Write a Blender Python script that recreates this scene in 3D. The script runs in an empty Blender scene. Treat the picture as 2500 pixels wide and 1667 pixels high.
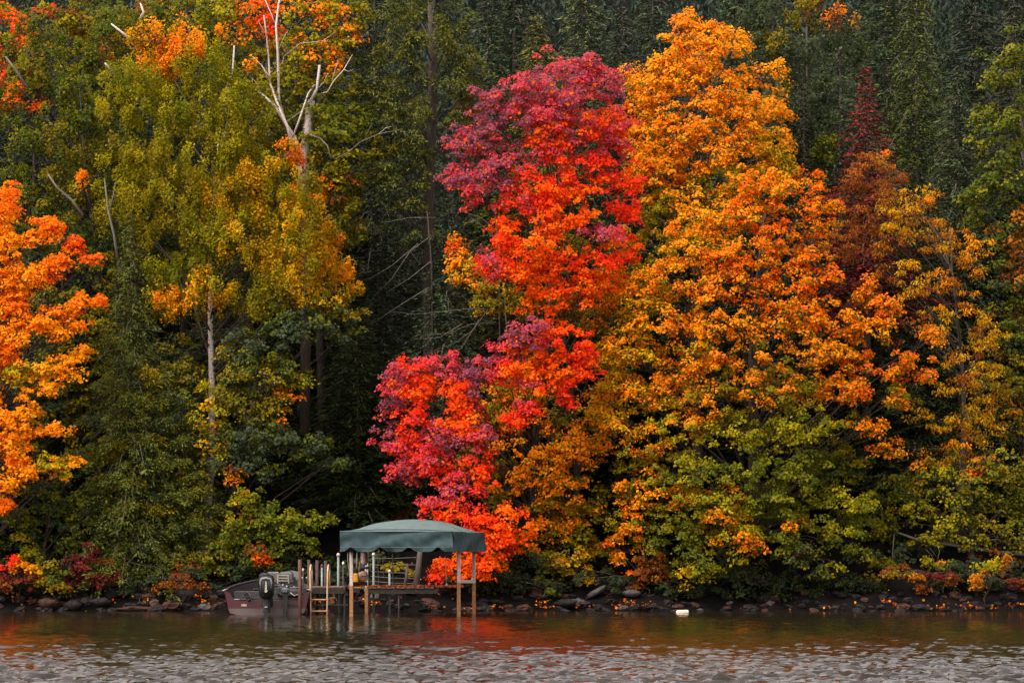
import bpy, math, random
import numpy as np
from mathutils import Vector
random.seed(7)
rng = np.random.default_rng(11)
R = math.radians
sc = bpy.context.scene
col = sc.collection

# ---------------------------------------------------------------- camera
F = 8800.0; D = 110.0; CH = 2.0; HR = 1340.0      # focal length and horizon row in 2500 px photo units
K = 2500 / 2352.0
cam = bpy.data.cameras.new('camera')
co = bpy.data.objects.new('camera', cam); col.objects.link(co)
co.location = (0, -D, CH); co.rotation_euler = (R(90), 0, 0)
cam.sensor_width = 36; cam.lens = 36 * F / 2500
cam.shift_y = (HR - 833.5) / 2500
cam.clip_start = 1; cam.clip_end = 6000
sc.camera = co

# ---------------------------------------------------------------- light
SUN_EL, SUN_AZ = 57, 228
w = bpy.data.worlds.new('World'); sc.world = w; w.use_nodes = True
nt = w.node_tree; bg = nt.nodes['Background']
sky = nt.nodes.new('ShaderNodeTexSky'); sky.sky_type = 'NISHITA'; sky.sun_disc = False
sky.sun_elevation = R(SUN_EL); sky.sun_rotation = R(SUN_AZ); sky.air_density = 1.0; sky.dust_density = 3.0; sky.ozone_density = 1.0
hs = nt.nodes.new('ShaderNodeHueSaturation'); hs.inputs['Saturation'].default_value = .30
nt.links.new(sky.outputs[0], hs.inputs['Color']); wt = nt.nodes.new('ShaderNodeMix'); wt.data_type = 'RGBA'; wt.blend_type = 'MULTIPLY'; wt.inputs[0].default_value = 1; wt.inputs[7].default_value = (1.15, .98, .86, 1)
nt.links.new(hs.outputs[0], wt.inputs[6]); nt.links.new(wt.outputs[2], bg.inputs['Color'])
bg.inputs['Strength'].default_value = 0.15
sl = bpy.data.lights.new('sun', 'SUN'); sl.energy = .72; sl.angle = R(24); sl.color = (1, .95, .88)
so = bpy.data.objects.new('sun', sl); col.objects.link(so)
az = R(SUN_AZ); el = R(SUN_EL)
sd = Vector((math.sin(az) * math.cos(el), math.cos(az) * math.cos(el), math.sin(el)))
so.rotation_euler = sd.to_track_quat('Z', 'Y').to_euler()
sc.view_settings.view_transform = 'Standard'; sc.view_settings.look = 'None'
sc.view_settings.exposure = 1.42; sc.view_settings.gamma = 1; sc.view_settings.use_curve_mapping = False
sc.render.engine = 'CYCLES'
sc.cycles.max_bounces = 7; sc.cycles.diffuse_bounces = 4; sc.cycles.glossy_bounces = 2
sc.cycles.transmission_bounces = 3; sc.cycles.transparent_max_bounces = 4
sc.cycles.use_denoising = True
sc.cycles.caustics_reflective = False; sc.cycles.caustics_refractive = False

# ---------------------------------------------------------------- helpers
def W(px, py, Y, disp=True):
    """a point of the photograph (2352 px reading unless disp=False) at depth Y"""
    k = K if disp else 1.0
    d = (Y + D) / F
    return np.array(((px * k - 1250) * d, Y, CH + (HR - py * k) * d))
def tag(o, label=None, cat=None, group=None, kind=None):
    if label: o['label'] = label
    if cat: o['category'] = cat
    if group: o['group'] = group
    if kind: o['kind'] = kind
    return o
def empty(name, loc=(0, 0, 0), rz=0, **k):
    o = bpy.data.objects.new(name, None); col.objects.link(o)
    o.location = loc; o.rotation_euler = (0, 0, rz); o.empty_display_size = .2
    return tag(o, **k)
def link(name, me, parent=None):
    o = bpy.data.objects.new(name, me); col.objects.link(o)
    if parent is not None: o.parent = parent
    return o
class MB:
    def __init__(s): s.v = []; s.f = []
    def add(s, v, f):
        n = len(s.v); s.v += [tuple(p) for p in v]; s.f += [tuple(i + n for i in q) for q in f]; return s
    def box(s, c, d, rz=0, bev=0, ry=0, rx=0):
        hx, hy, hz = [q / 2 for q in d]
        if bev:
            b = min(bev, hx * .9, hy * .9, hz * .9)
            pts = []
            for sz, ins in ((-hz, b), (-hz + b, 0), (hz - b, 0), (hz, b)):
                X, Y = hx - ins, hy - ins; e = b if not ins else b
                for (a, c2) in ((-X + e, -Y), (X - e, -Y), (X, -Y + e), (X, Y - e), (X - e, Y), (-X + e, Y), (-X, Y - e), (-X, -Y + e)):
                    pts.append((a, c2, sz))
            f = [tuple(reversed(range(8))), tuple(range(24, 32))]
            for k in range(3):
                for i in range(8):
                    j = (i + 1) % 8; f.append((k * 8 + i, k * 8 + j, k * 8 + 8 + j, k * 8 + 8 + i))
        else:
            pts = [(x, y, z) for z in (-hz, hz) for (x, y) in ((-hx, -hy), (hx, -hy), (hx, hy), (-hx, hy))]
            f = [(3, 2, 1, 0), (4, 5, 6, 7)] + [(i, (i + 1) % 4, 4 + (i + 1) % 4, 4 + i) for i in range(4)]
        out = []
        for p in pts:
            v = Vector(p)
            if rx or ry or rz:
                from mathutils import Euler
                v.rotate(Euler((rx, ry, rz)))
            out.append((v.x + c[0], v.y + c[1], v.z + c[2]))
        return s.add(out, f)
    def tube(s, pts, r, n=6, cap=True):
        pts = [Vector(tuple(p)) for p in pts]; m = len(pts)
        rs = r if hasattr(r, '__len__') else [r] * m
        V = []; up = None
        for i, p in enumerate(pts):
            t = (pts[min(i + 1, m - 1)] - pts[max(i - 1, 0)])
            t = t.normalized() if t.length > 1e-9 else Vector((0, 0, 1))
            if up is None: up = t.orthogonal().normalized()
            up = (up - t * up.dot(t)); up = up.normalized() if up.length > 1e-6 else t.orthogonal().normalized()
            b = t.cross(up)
            for k in range(n):
                a = 2 * math.pi * (k + .5) / n
                V.append(p + (up * math.cos(a) + b * math.sin(a)) * rs[i])
        Fc = [(i * n + k, i * n + (k + 1) % n, (i + 1) * n + (k + 1) % n, (i + 1) * n + k) for i in range(m - 1) for k in range(n)]
        if cap: Fc += [tuple(reversed(range(n))), tuple(range((m - 1) * n, m * n))]
        return s.add(V, Fc)
    def lathe(s, prof, c=(0, 0, 0), n=14, sx=1, sy=1):
        V = [(c[0] + r * sx * math.cos(2 * math.pi * k / n), c[1] + r * sy * math.sin(2 * math.pi * k / n), c[2] + z) for r, z in prof for k in range(n)]
        m = len(prof)
        Fc = [(i * n + k, i * n + (k + 1) % n, (i + 1) * n + (k + 1) % n, (i + 1) * n + k) for i in range(m - 1) for k in range(n)]
        Fc += [tuple(reversed(range(n))), tuple(range((m - 1) * n, m * n))]
        return s.add(V, Fc)
    def loft(s, rings, closed=True, cap=True):
        n = len(rings[0]); V = [p for r in rings for p in r]; Fc = []
        for i in range(len(rings) - 1):
            for k in range(n if closed else n - 1):
                Fc.append((i * n + k, i * n + (k + 1) % n, (i + 1) * n + (k + 1) % n, (i + 1) * n + k))
        if cap and closed: Fc += [tuple(reversed(range(n))), tuple(range((len(rings) - 1) * n, len(rings) * n))]
        return s.add(V, Fc)
    def mesh(s, name, mat, smooth=False):
        me = bpy.data.meshes.new(name); me.from_pydata(s.v, [], s.f); me.materials.append(mat)
        if smooth: me.shade_smooth()
        me.update(); return me
    def build(s, name, mat, parent=None, smooth=False):
        return link(name, s.mesh(name, mat, smooth), parent)

def nz(p, scale, seed):
    r = np.random.default_rng(seed); o = 0
    for _ in range(7):
        k = r.normal(size=3); k = k / np.linalg.norm(k) * (1 / scale) * r.uniform(.6, 1.7)
        o = o + np.sin(p @ k * 6.28 + r.uniform(0, 6.28))
    return o / 3.2

# ---------------------------------------------------------------- materials
def mat(name, c1, c2=None, scale=6, rough=.7, bump=0, bscale=40, metal=0, spec=.5, stretch=None, c3=None):
    m = bpy.data.materials.new(name); m.use_nodes = True; t = m.node_tree
    b = t.nodes['Principled BSDF']; b.inputs['Roughness'].default_value = rough; b.inputs['Metallic'].default_value = metal
    b.inputs['Specular IOR Level'].default_value = spec
    b.inputs['Base Color'].default_value = (*c1, 1)
    tc = t.nodes.new('ShaderNodeTexCoord'); src = tc.outputs['Object']
    if stretch:
        mp = t.nodes.new('ShaderNodeMapping'); mp.inputs['Scale'].default_value = stretch
        t.links.new(src, mp.inputs[0]); src = mp.outputs[0]
    if c2:
        n = t.nodes.new('ShaderNodeTexNoise'); n.inputs['Scale'].default_value = scale; n.inputs['Detail'].default_value = 6
        t.links.new(src, n.inputs['Vector'])
        r = t.nodes.new('ShaderNodeValToRGB'); r.color_ramp.elements[0].position = .35; r.color_ramp.elements[1].position = .65
        r.color_ramp.elements[0].color = (*c1, 1); r.color_ramp.elements[1].color = (*c2, 1)
        if c3:
            e = r.color_ramp.elements.new(.66 if 'birch' in name else .78); e.color = (*c3, 1)
        t.links.new(n.outputs[0], r.inputs[0]); t.links.new(r.outputs[0], b.inputs['Base Color'])
    if bump:
        n2 = t.nodes.new('ShaderNodeTexNoise'); n2.inputs['Scale'].default_value = bscale; n2.inputs['Detail'].default_value = 5
        t.links.new(src, n2.inputs['Vector'])
        bp = t.nodes.new('ShaderNodeBump'); bp.inputs['Strength'].default_value = bump; bp.inputs['Distance'].default_value = .03
        t.links.new(n2.outputs[0], bp.inputs['Height']); t.links.new(bp.outputs[0], b.inputs['Normal'])
    return m
def leaf_mat(name, transl=.35, rough=.55):
    m = bpy.data.materials.new(name); m.use_nodes = True; t = m.node_tree
    b = t.nodes['Principled BSDF']; out = t.nodes['Material Output']
    a = t.nodes.new('ShaderNodeAttribute'); a.attribute_name = 'leaf_tint'
    oi = t.nodes.new('ShaderNodeObjectInfo')
    mx = t.nodes.new('ShaderNodeMix'); mx.data_type = 'RGBA'; mx.blend_type = 'MULTIPLY'; mx.inputs[0].default_value = 1
    t.links.new(a.outputs['Color'], mx.inputs[6]); t.links.new(oi.outputs['Color'], mx.inputs[7])
    t.links.new(mx.outputs[2], b.inputs['Base Color'])
    b.inputs['Roughness'].default_value = rough; b.inputs['Specular IOR Level'].default_value = .12
    tr = t.nodes.new('ShaderNodeBsdfTranslucent'); t.links.new(mx.outputs[2], tr.inputs['Color'])
    ms = t.nodes.new('ShaderNodeMixShader'); ms.inputs[0].default_value = transl
    t.links.new(b.outputs[0], ms.inputs[1]); t.links.new(tr.outputs[0], ms.inputs[2]); t.links.new(ms.outputs[0], out.inputs[0])
    return m
M = dict(
    leaf=leaf_mat('autumn_leaf', .46), needle=leaf_mat('evergreen_needle', .12, .7),
    bark=mat('grey_brown_bark', (.035, .028, .022), (.08, .065, .055), 8, .9, .8, 25, stretch=(3, 3, .6)),
    palebark=mat('pale_birch_bark', (.44, .38, .35), (.56, .50, .45), 4, .8, .3, 30, c3=(.04, .033, .03), stretch=(1, 1, 3.5)),
    greybark=mat('weathered_pale_twig', (.09, .09, .075), (.16, .15, .12), 5, .85),
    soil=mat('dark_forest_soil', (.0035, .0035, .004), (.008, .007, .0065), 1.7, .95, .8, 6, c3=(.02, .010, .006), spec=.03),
    stone=mat('shore_stone', (.009, .009, .010), (.028, .023, .024), 2.5, .85, .8, 9, c3=(.05, .03, .022), spec=.12),
    stone2=mat('reddish_stone', (.030, .016, .013), (.07, .036, .028), 2.5, .85, .8, 9, spec=.12),
    stone3=mat('pale_grey_stone', (.03, .028, .028), (.07, .062, .055), 3, .85, .8, 9),
    fabric=mat('canopy_fabric', (.030, .058, .066), (.044, .076, .082), 5, .85, .35, 60, spec=.2),  # valance copy of the cloth, its shade put into a darker colour
    paled=mat('toplit_fabric', (.085, .130, .135), (.11, .155, .155), 3, .85, .3, 60, spec=.2),  # top copy of the same cloth, light from above put into its colour
    alu=mat('dull_aluminium', (.48, .40, .40), (.58, .49, .48), 12, .6, 0),
    stain=mat('stained_aluminium', (.24, .105, .04), (.36, .18, .075), 14, .6, 0, metal=.1),
    ladder=mat('ladder_tube', (.50, .34, .20), (.60, .42, .26), 6, .35, 0, metal=.3),
    rung=mat('stained_rung', (.42, .20, .06), (.50, .26, .09), 10, .5, 0, metal=.2),
    rust=mat('red_brown_pipe', (.06, .022, .015), (.11, .045, .03), 9, .8, .3, 40),
    dull=mat('dark_brown_pipe', (.035, .022, .024), (.055, .035, .038), 9, .8, .3, 40),
    galv=mat('grey_green_pipe', (.13, .17, .17), (.19, .23, .22), 9, .55, 0, metal=.2),
    cap=mat('pale_cap', (.5, .42, .33), None),
    wood=mat('weathered_plank', (.07, .05, .035), (.14, .10, .065), 7, .9, .5, 30, stretch=(1, 6, 1)),
    darkwood=mat('dark_wet_timber', (.018, .014, .012), (.04, .032, .026), 7, .9, .4, 30),
    maroon=mat('maroon_gelcoat', (.045, .003, .010), (.055, .004, .012), 3, .3),
    hullpale=mat('pale_hull_bottom', (.08, .06, .062), (.11, .082, .08), 3, .5),
    grey=mat('grey_liner', (.026, .026, .030), (.045, .044, .05), 20, .8, .3, 60),
    carpet=mat('dark_deck_carpet', (.025, .025, .028), (.045, .045, .05), 30, .95),
    black=mat('black_cowl', (.008, .009, .011), None, rough=.28),
    blackm=mat('black_plastic', (.012, .012, .014), None, rough=.55),
    cowlgrey=mat('silver_grey_cowl_band', (.16, .18, .20), None, rough=.35),
    silver=mat('silver_trim', (.28, .28, .29), None, rough=.35, metal=.4),
    white=mat('white_plastic', (.7, .66, .6), None, rough=.5),
    seat=mat('grey_seat_vinyl', (.07, .078, .09), (.10, .108, .12), 8, .55),
    cream=mat('cream_frame', (.28, .25, .18), None, rough=.5),
    sticker=mat('pink_white_sticker', (.36, .18, .16), (.45, .33, .30), 30, .5),
    yellow=mat('yellow_plastic', (.75, .33, .01), (.82, .38, .015), 5, .5),
    pinkish=mat('faded_pink_white_fender', (.42, .27, .26), (.52, .38, .36), 6, .6),
    cloth=mat('tan_cloth', (.42, .24, .18), (.55, .36, .26), 9, .9, .4, 30),
    navy=mat('navy_strap', (.02, .03, .08), None),
    rope=mat('pale_rope', (.38, .36, .30), None, rough=.9),
    foam=mat('cream_foam', (.78, .62, .44), (.84, .72, .54), 8, .7, .3, 30),
    glass=mat('smoked_windscreen', (.03, .035, .04), None, rough=.15),
)
# water
wm = bpy.data.materials.new('lake_water'); wm.use_nodes = True; t = wm.node_tree
b = t.nodes['Principled BSDF']; b.inputs['Base Color'].default_value = (.014, .011, .006, 1)
b.inputs['IOR'].default_value = 1.33
geo = t.nodes.new('ShaderNodeNewGeometry'); sx = t.nodes.new('ShaderNodeSeparateXYZ'); t.links.new(geo.outputs['Position'], sx.inputs[0])
def mrange(lo, hi, a, b_, src):
    m = t.nodes.new('ShaderNodeMapRange'); m.interpolation_type = 'SMOOTHSTEP'
    m.inputs[1].default_value = lo; m.inputs[2].default_value = hi; m.inputs[3].default_value = a; m.inputs[4].default_value = b_
    t.links.new(src, m.inputs[0]); return m.outputs[0]
def wnoise(scale, stretch, detail):
    mp = t.nodes.new('ShaderNodeMapping'); mp.inputs['Scale'].default_value = stretch
    n = t.nodes.new('ShaderNodeTexNoise'); n.inputs['Scale'].default_value = scale; n.inputs['Detail'].default_value = detail; n.inputs['Roughness'].default_value = .55
    t.links.new(geo.outputs['Position'], mp.inputs[0]); t.links.new(mp.outputs[0], n.inputs['Vector']); return n.outputs[0]
fine = wnoise(9, (1, .8, 1), 2)
bp2 = t.nodes.new('ShaderNodeBump'); bp2.inputs['Distance'].default_value = .006; bp2.inputs['Strength'].default_value = .4
t.links.new(fine, bp2.inputs['Height']); t.links.new(bp2.outputs[0], b.inputs['Normal'])
t.links.new(mrange(4, -45, .11, .07, sx.outputs['Y']), b.inputs['Roughness'])
M['water'] = wm

# ---------------------------------------------------------------- setting: lake, hillside, bank
def gz(x, y):
    x = np.asarray(x, float); y = np.asarray(y, float)
    sh = 6.6 + .35 * np.sin(x * .31) + .22 * np.sin(x * .83 + 1)
    d = y - sh
    z = np.where(d < 0, d * .25, np.where(d < 2, d * .5, 1.0 + (d - 2) * .37))
    z = np.minimum(z, 36 + 1.2 * np.sin(x * .05) + .004 * d)
    return z + .10 * np.sin(x * 1.9 + y) * np.clip(d, 0, 1) + .25 * np.sin(x * .45 + 2) * np.clip(d - 2, 0, 3) / 3
# wind ripples as real relief: a random field of 0.25 to 1.5 m wavelets, dying out in the lee of the shore
wn_, wl = 1024, .070
kx = np.fft.fftfreq(wn_, wl) * 2 * np.pi; KX, KY = np.meshgrid(kx, kx); kk = np.hypot(KX, KY) + 1e-6
dirw = .10 + .90 * np.abs(KY / kk) ** 5
spec = np.where((kk > 13) & (kk < 42), kk ** -1.5, 0) * dirw + np.where((kk > 2.5) & (kk <= 13), .16 * 13 ** -1.5 * (kk / 13) ** .8, 0)
fld = np.real(np.fft.ifft2(np.fft.fft2(rng.normal(size=(wn_, wn_))) * spec)); sl_ = np.sqrt((np.gradient(fld, wl)[0] ** 2).mean()); fld /= sl_
gxw = np.concatenate([[-900, -150, -50, -25], np.arange(-14, -10, .14), np.arange(-10, 10, .07), np.arange(10, 14.01, .14), [25, 50, 150, 900]])
gyw = np.concatenate([[-1500, -300, -140, -90, -72], np.arange(-66, -22, .09), np.arange(-22, -4, .15), np.arange(-3.9, 8, .25), [12]])
wx_, wy_ = np.meshgrid(gxw, gyw)
fi = np.clip(((wx_ + 20) / wl).astype(int), 0, wn_ - 1); fj = np.clip(((wy_ + 70) / wl).astype(int), 0, wn_ - 1)
yy_ = np.clip((-20 - wy_) / 34, 0, 1); ampw = .048 + .25 * yy_ ** 1.45 * (1 + .25 * nz(np.stack([wx_.ravel(), wy_.ravel() * 1.8, wx_.ravel() * 0], 1), 9, 3).reshape(wx_.shape))
edge = np.clip((14 - np.abs(wx_)) / 2, 0, 1) * np.clip((wy_ + 66) / 3, 0, 1)
wz_ = fld[fj, fi] * ampw * edge; ny_, nx_ = wx_.shape
wme = bpy.data.meshes.new('lake_water'); wme.vertices.add(nx_ * ny_); wme.vertices.foreach_set('co', np.stack([wx_.ravel(), wy_.ravel(), wz_.ravel()], 1).astype(np.float32).ravel())
q0 = (np.arange(ny_ - 1)[:, None] * nx_ + np.arange(nx_ - 1)[None]).ravel(); qd = np.stack([q0, q0 + 1, q0 + nx_ + 1, q0 + nx_], 1).astype(np.int32)
wme.loops.add(qd.size); wme.loops.foreach_set('vertex_index', qd.ravel()); wme.polygons.add(len(qd)); wme.polygons.foreach_set('loop_start', np.arange(0, qd.size, 4, dtype=np.int32))
wme.materials.append(M['water']); wme.update(calc_edges=True); wme.shade_smooth()
tag(link('lake_water', wme), 'rippled grey lake water reflecting the autumn trees', kind='structure')
X = np.concatenate([np.linspace(-500, -46, 24), np.arange(-45, 45.1, .5), np.linspace(46, 500, 24)])
Yv = np.concatenate([np.arange(3, 12, .25), np.arange(12, 40, 1), np.linspace(41, 170, 40)])
gx, gy = np.meshgrid(X, Yv); gzv = gz(gx, gy)
gzv += rng.normal(0, .03, gzv.shape) * (gy < 40)
nx = len(X); V = np.stack([gx.ravel(), gy.ravel(), gzv.ravel()], 1)
fc = [(j * nx + i, j * nx + i + 1, (j + 1) * nx + i + 1, (j + 1) * nx + i) for j in range(len(Yv) - 1) for i in range(nx - 1)]
hb = MB(); hb.v = [tuple(p) for p in V]; hb.f = fc
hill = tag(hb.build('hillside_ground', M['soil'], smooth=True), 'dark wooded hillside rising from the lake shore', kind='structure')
bank = empty('shore_bank', (0, 6.6, 0), label='dark rocky bank along the water edge', kind='structure')

# ---------------------------------------------------------------- foliage engine
PAL = {  # leaf colours, linear; (main, second)
 'pu': ((.22, .070, .125), (.34, .070, .12)), 'pk': ((.72, .052, .080), (.44, .075, .125)), 'rd': ((.94, .042, .004), (.88, .045, .02)),
 'ro': ((.97, .150, .002), (.95, .070, .003)), 'rx': ((.96, .23, .003), (.96, .15, .003)), 'or': ((.95, .32, .003), (.95, .25, .003)), 'oy': ((.94, .40, .004), (.94, .33, .004)),
 'ye': ((.72, .40, .003), (.60, .35, .004)), 'yb': ((.50, .23, .006), (.42, .13, .005)), 'ol': ((.18, .170, .005), (.29, .21, .005)), 'yo': ((.41, .34, .003), (.26, .25, .004)),
 'yg': ((.24, .23, .006), (.15, .18, .007)), 'gr': ((.085, .120, .010), (.14, .155, .008)), 'dg': ((.036, .060, .024), (.058, .078, .018)), 'gg': ((.06, .085, .045), (.085, .11, .045)),
 'br': ((.20, .055, .012), (.30, .09, .010)), 'mr': ((.13, .018, .020), (.20, .03, .02)), 'rs': ((.22, .025, .025), (.14, .022, .022)), 'ev': ((.022, .038, .024), (.042, .055, .016)), 'eo': ((.115, .140, .024), (.16, .165, .022)),
}
def unit(a): return a / (np.linalg.norm(a, axis=1, keepdims=True) + 1e-9)
def leaf_mesh(name, P, N, T, L, Wd, C, m):
    """diamond leaves with a folded midrib: one quad each"""
    n = len(P); sv = rng.uniform(.62, 1.28, n); L = L * sv; Wd = Wd * sv; N = unit(N); T = unit(T - N * np.sum(T * N, 1, keepdims=True)); S = np.cross(N, T)
    L = L[:, None]; Wd = Wd[:, None]
    v = np.empty((n, 4, 3), np.float32)
    v[:, 0] = P - T * L * .42; v[:, 1] = P + S * Wd * .5 + N * Wd * .13 + T * L * .04
    v[:, 2] = P + T * L * .58; v[:, 3] = P - S * Wd * .5 + N * Wd * .13 + T * L * .04
    me = bpy.data.meshes.new(name); me.vertices.add(4 * n); me.vertices.foreach_set('co', v.ravel())
    me.loops.add(4 * n); me.loops.foreach_set('vertex_index', np.arange(4 * n, dtype=np.int32))
    me.polygons.add(n); me.polygons.foreach_set('loop_start', np.arange(0, 4 * n, 4, dtype=np.int32))
    at = me.attributes.new('leaf_tint', 'FLOAT_COLOR', 'FACE')
    c4 = np.ones((n, 4), np.float32); c4[:, :3] = np.clip(C, 0, .95); at.data.foreach_set('color', c4.ravel())
    me.materials.append(m); me.update(calc_edges=True); return me
NLEAF = 0
def foliage(lobes, style='maple', dens=1.0, leaf=.115, cr=.30, axis=None, seed=1, inner=None, innerw=.45, gap=.0):
    """lobes: [(centre xyz, (rx, ry, rz), (colour keys), density)] -> arrays of leaves"""
    global NLEAF
    r = np.random.default_rng(seed); CP = []; CC = []; CO = []
    for (c, rad, cols, dn) in lobes:
        rad = np.array(rad); area = math.pi * rad[0] * rad[2]
        k = max(4, int(area * 8.6 * dens * dn / (cr / .3) ** 2))
        u = unit(r.normal(size=(k, 3))); q = r.uniform(.25, 1, (k, 1)) ** .55 * (1 + .12 * r.normal(size=(k, 1)))
        out = r.random(k) < .10; q[out] *= 1.27
        u[:, 1] = np.where((u[:, 1] > 0) & (r.random(k) < .35), -u[:, 1], u[:, 1])
        p = c + u * q * rad
        a = np.array([PAL[cols[0]], PAL[cols[-1]]])  # 2,2,3
        pick = (nz(p, 1.1, seed + 5) * .5 + r.normal(size=k) * .35 > .12 if len(cols) > 1 else np.zeros(k, bool)).astype(int)
        mixv = np.clip(.5 + .5 * nz(p, .8, seed + 9) + .2 * r.normal(size=k), 0, 1)[:, None]
        cc = a[pick, 0] * (1 - mixv) + a[pick, 1] * mixv
        CP.append(p); CC.append(cc); CO.append(u)
    CP = np.concatenate(CP); CC = np.concatenate(CC); CO = np.concatenate(CO)
    if gap: 
        keep = nz(CP, 1.3, seed + 20) > -1.2 + gap
        CP, CC, CO = CP[keep], CC[keep], CO[keep]
    m = len(CP)
    per = {'maple': 52, 'birch': 60, 'long': 38, 'needle': 62}[style] * (cr / .3) ** 2 * (.115 / leaf) ** 1.6
    per = max(6, int(per))
    idx = np.repeat(np.arange(m), per); n = len(idx)
    crs = cr * r.uniform(.65, 1.35, m)[idx][:, None]
    s = unit(r.normal(size=(n, 3))) * r.random((n, 1)) ** .5
    if style == 'maple':
        tilt = CO[idx] * np.array([1, 1, 0]) * .5
        off = s * crs * np.array([1.15, 1.15, .55]); off[:, 2] -= .5 * (off[:, :2] ** 2).sum(1) / crs[:, 0]
        off += 0
        N = s * .5 + tilt + np.array([0, -.25, .6]) + r.normal(size=(n, 3)) * .42
        T = r.normal(size=(n, 3)) + np.array([0, 0, -.7]); L = leaf * r.uniform(.7, 1.25, n); Wd = L * r.uniform(.75, 1.05, n)
    elif style == 'long':
        off = s * crs * np.array([1.1, 1.1, .6])
        N = s * .3 + r.normal(size=(n, 3)) * .5 + np.array([0, -.4, .4]); T = s * np.array([1, 1, .2]) + np.array([0, 0, -.9]) + r.normal(size=(n, 3)) * .25
        L = leaf * r.uniform(1., 1.6, n); Wd = L * .38
    elif style == 'birch':
        off = s * crs * np.array([.75, .75, 1.2]); off[:, 2] -= crs[:, 0] * .3
        N = r.normal(size=(n, 3)) * .55 + np.array([0, -.3, .45]) + CO[idx] * .3
        T = r.normal(size=(n, 3)) * .5 + np.array([0, 0, -1]); L = leaf * r.uniform(.7, 1.3, n); Wd = L * .75
    else:
        out = CO[idx] * np.array([1, 1, .15]); off = s * crs * np.array([1.25, 1.25, .35]); off[:, 2] -= .7 * (off[:, :2] ** 2).sum(1) / crs[:, 0]
        N = np.array([0, -.1, .9]) + r.normal(size=(n, 3)) * .6; T = off * np.array([1, 1, 0]) * 3 + out * .6 + np.array([0, 0, -.35]) + r.normal(size=(n, 3)) * .3
        L = leaf * r.uniform(1.0, 1.8, n); Wd = L * .26
    P = CP[idx] + off
    C = CC[idx] * (1 + .11 * r.normal(size=(n, 1))) * (1 + .05 * r.normal(size=(n, 3)))
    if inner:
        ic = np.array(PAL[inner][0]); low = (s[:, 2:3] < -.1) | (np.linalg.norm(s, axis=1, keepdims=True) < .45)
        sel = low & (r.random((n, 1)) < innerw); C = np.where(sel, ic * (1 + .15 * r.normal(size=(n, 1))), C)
    NLEAF += n
    return dict(P=P, N=N, T=T, L=L, Wd=Wd, C=C), CP
def fmesh(name, a, m): return leaf_mesh(name, a['P'], a['N'], a['T'], a['L'], a['Wd'], a['C'], m)

def parse(txt):
    out = []
    for ln in txt.replace('\n', ';').split(';'):
        q = ln.split()
        if len(q) < 5: continue
        x, y, rx, ry = map(float, q[:4]); out.append((x, y, rx, ry, q[4].split(','), float(q[5]) if len(q) > 5 else 0, float(q[6]) if len(q) > 6 else 1))
    return out
def tree(name, label, txt, Y, base_x, style='maple', depth=2.6, trunk_r=.16, lean=0, top=None, bark='bark', cat='tree', group=None,
         leaf=.115, cr=.30, dens=1.0, seed=1, inner=None, innerw=.45, back=.35, cname='crown', tw=5, baseY=None, trunk=True, gap=0, mat_='leaf', taper=.82):
    rows = parse(txt); cx = sum(q[0] for q in rows) / len(rows); Rx = max(abs(q[0] - cx) + q[2] * .6 for q in rows) + 1
    bY = Y if baseY is None else baseY
    bx = W(base_x, 0, bY)[0]; bz = float(gz(bx, bY))
    root = empty(name, (bx, bY, bz), label=label, cat=cat, group=group); o3 = np.array((bx, bY, bz))
    L = []; r = random.Random(seed)
    for (x, y, rx, ry, cols, dy, dn) in rows:
        e = math.sqrt(max(0, 1 - ((x - cx) / Rx) ** 2))
        yy = Y - depth * e + dy; s = K * (yy + D) / F
        c = W(x, y, yy) - o3; a, b_ = rx * s, ry * s
        L.append((c, (a * 1.05, max(.35, .8 * math.sqrt(a * b_)), b_ * 1.05), cols, dn))
        if r.random() < back and dn >= 1:
            yy2 = Y + depth * e * .8; c2 = W(x + r.uniform(-20, 20), y + r.uniform(-10, 10), yy2) - o3
            L.append((c2, (a, .8 * a, b_), cols, .7))
    fo, CP = foliage(L, style, dens, leaf, cr, None, seed, inner, innerw, gap)
    link(cname, fmesh(cname, fo, M[mat_]), root)
    zs = max(q[0][2] for q in L); 
    if trunk:
        tx, tz = (W(top[0], top[1], Y) - o3)[[0, 2]] if top else (0 + lean, zs * .93)
        n = 7; pts = []; tilt = Y - bY
        for i in range(n + 1):
            f = i / n; wob = .12 * math.sin(f * 7 + seed)
            pts.append((tx * f ** 1.2 + wob * (f > 0), tilt * f + .1 * math.sin(f * 5 + seed * 2), tz * f - (.3 if i == 0 else 0)))
        mb = MB(); mb.tube(pts, [trunk_r * (1.25 if i == 0 else 1) * (1 - taper * i / n) for i in range(n + 1)], 8)
        mb.build('trunk', M[bark], root, True)
        br = MB()
        for (c, rad, cols, dn) in L:
            zt = max(.5, c[2] - (abs(c[0]) + abs(c[1])) * .55 - .4); f = min(.96, zt / max(tz, .1))
            k = int(f * n); p0 = Vector(pts[min(k, n)]).lerp(Vector(pts[min(k + 1, n)]), f * n - k)
            p1 = Vector(tuple(c)); mid = p0.lerp(p1, .5) + Vector((0, 0, .12 * (p1 - p0).length * .5)) + Vector((r.uniform(-.1, .1), r.uniform(-.1, .1), 0))
            br.tube([p0, mid, p1], [.02 + trunk_r * .10, .018, .008], 4, False)
            ra = np.array(rad)
            for _ in range(tw):
                u = np.array([r.gauss(0, 1), r.gauss(-.4, 1), r.gauss(0.2, 1)]); u /= np.linalg.norm(u)
                p2 = p1 + Vector(tuple(u * ra * .95)); st = mid.lerp(p1, r.uniform(.3, 1)); br.tube([st, st.lerp(p2, .5) + Vector((0, 0, .06)), p2], [.009, .006, .003], 3, False)
        br.build('branches', M['bark'], root)
    return root

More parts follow.
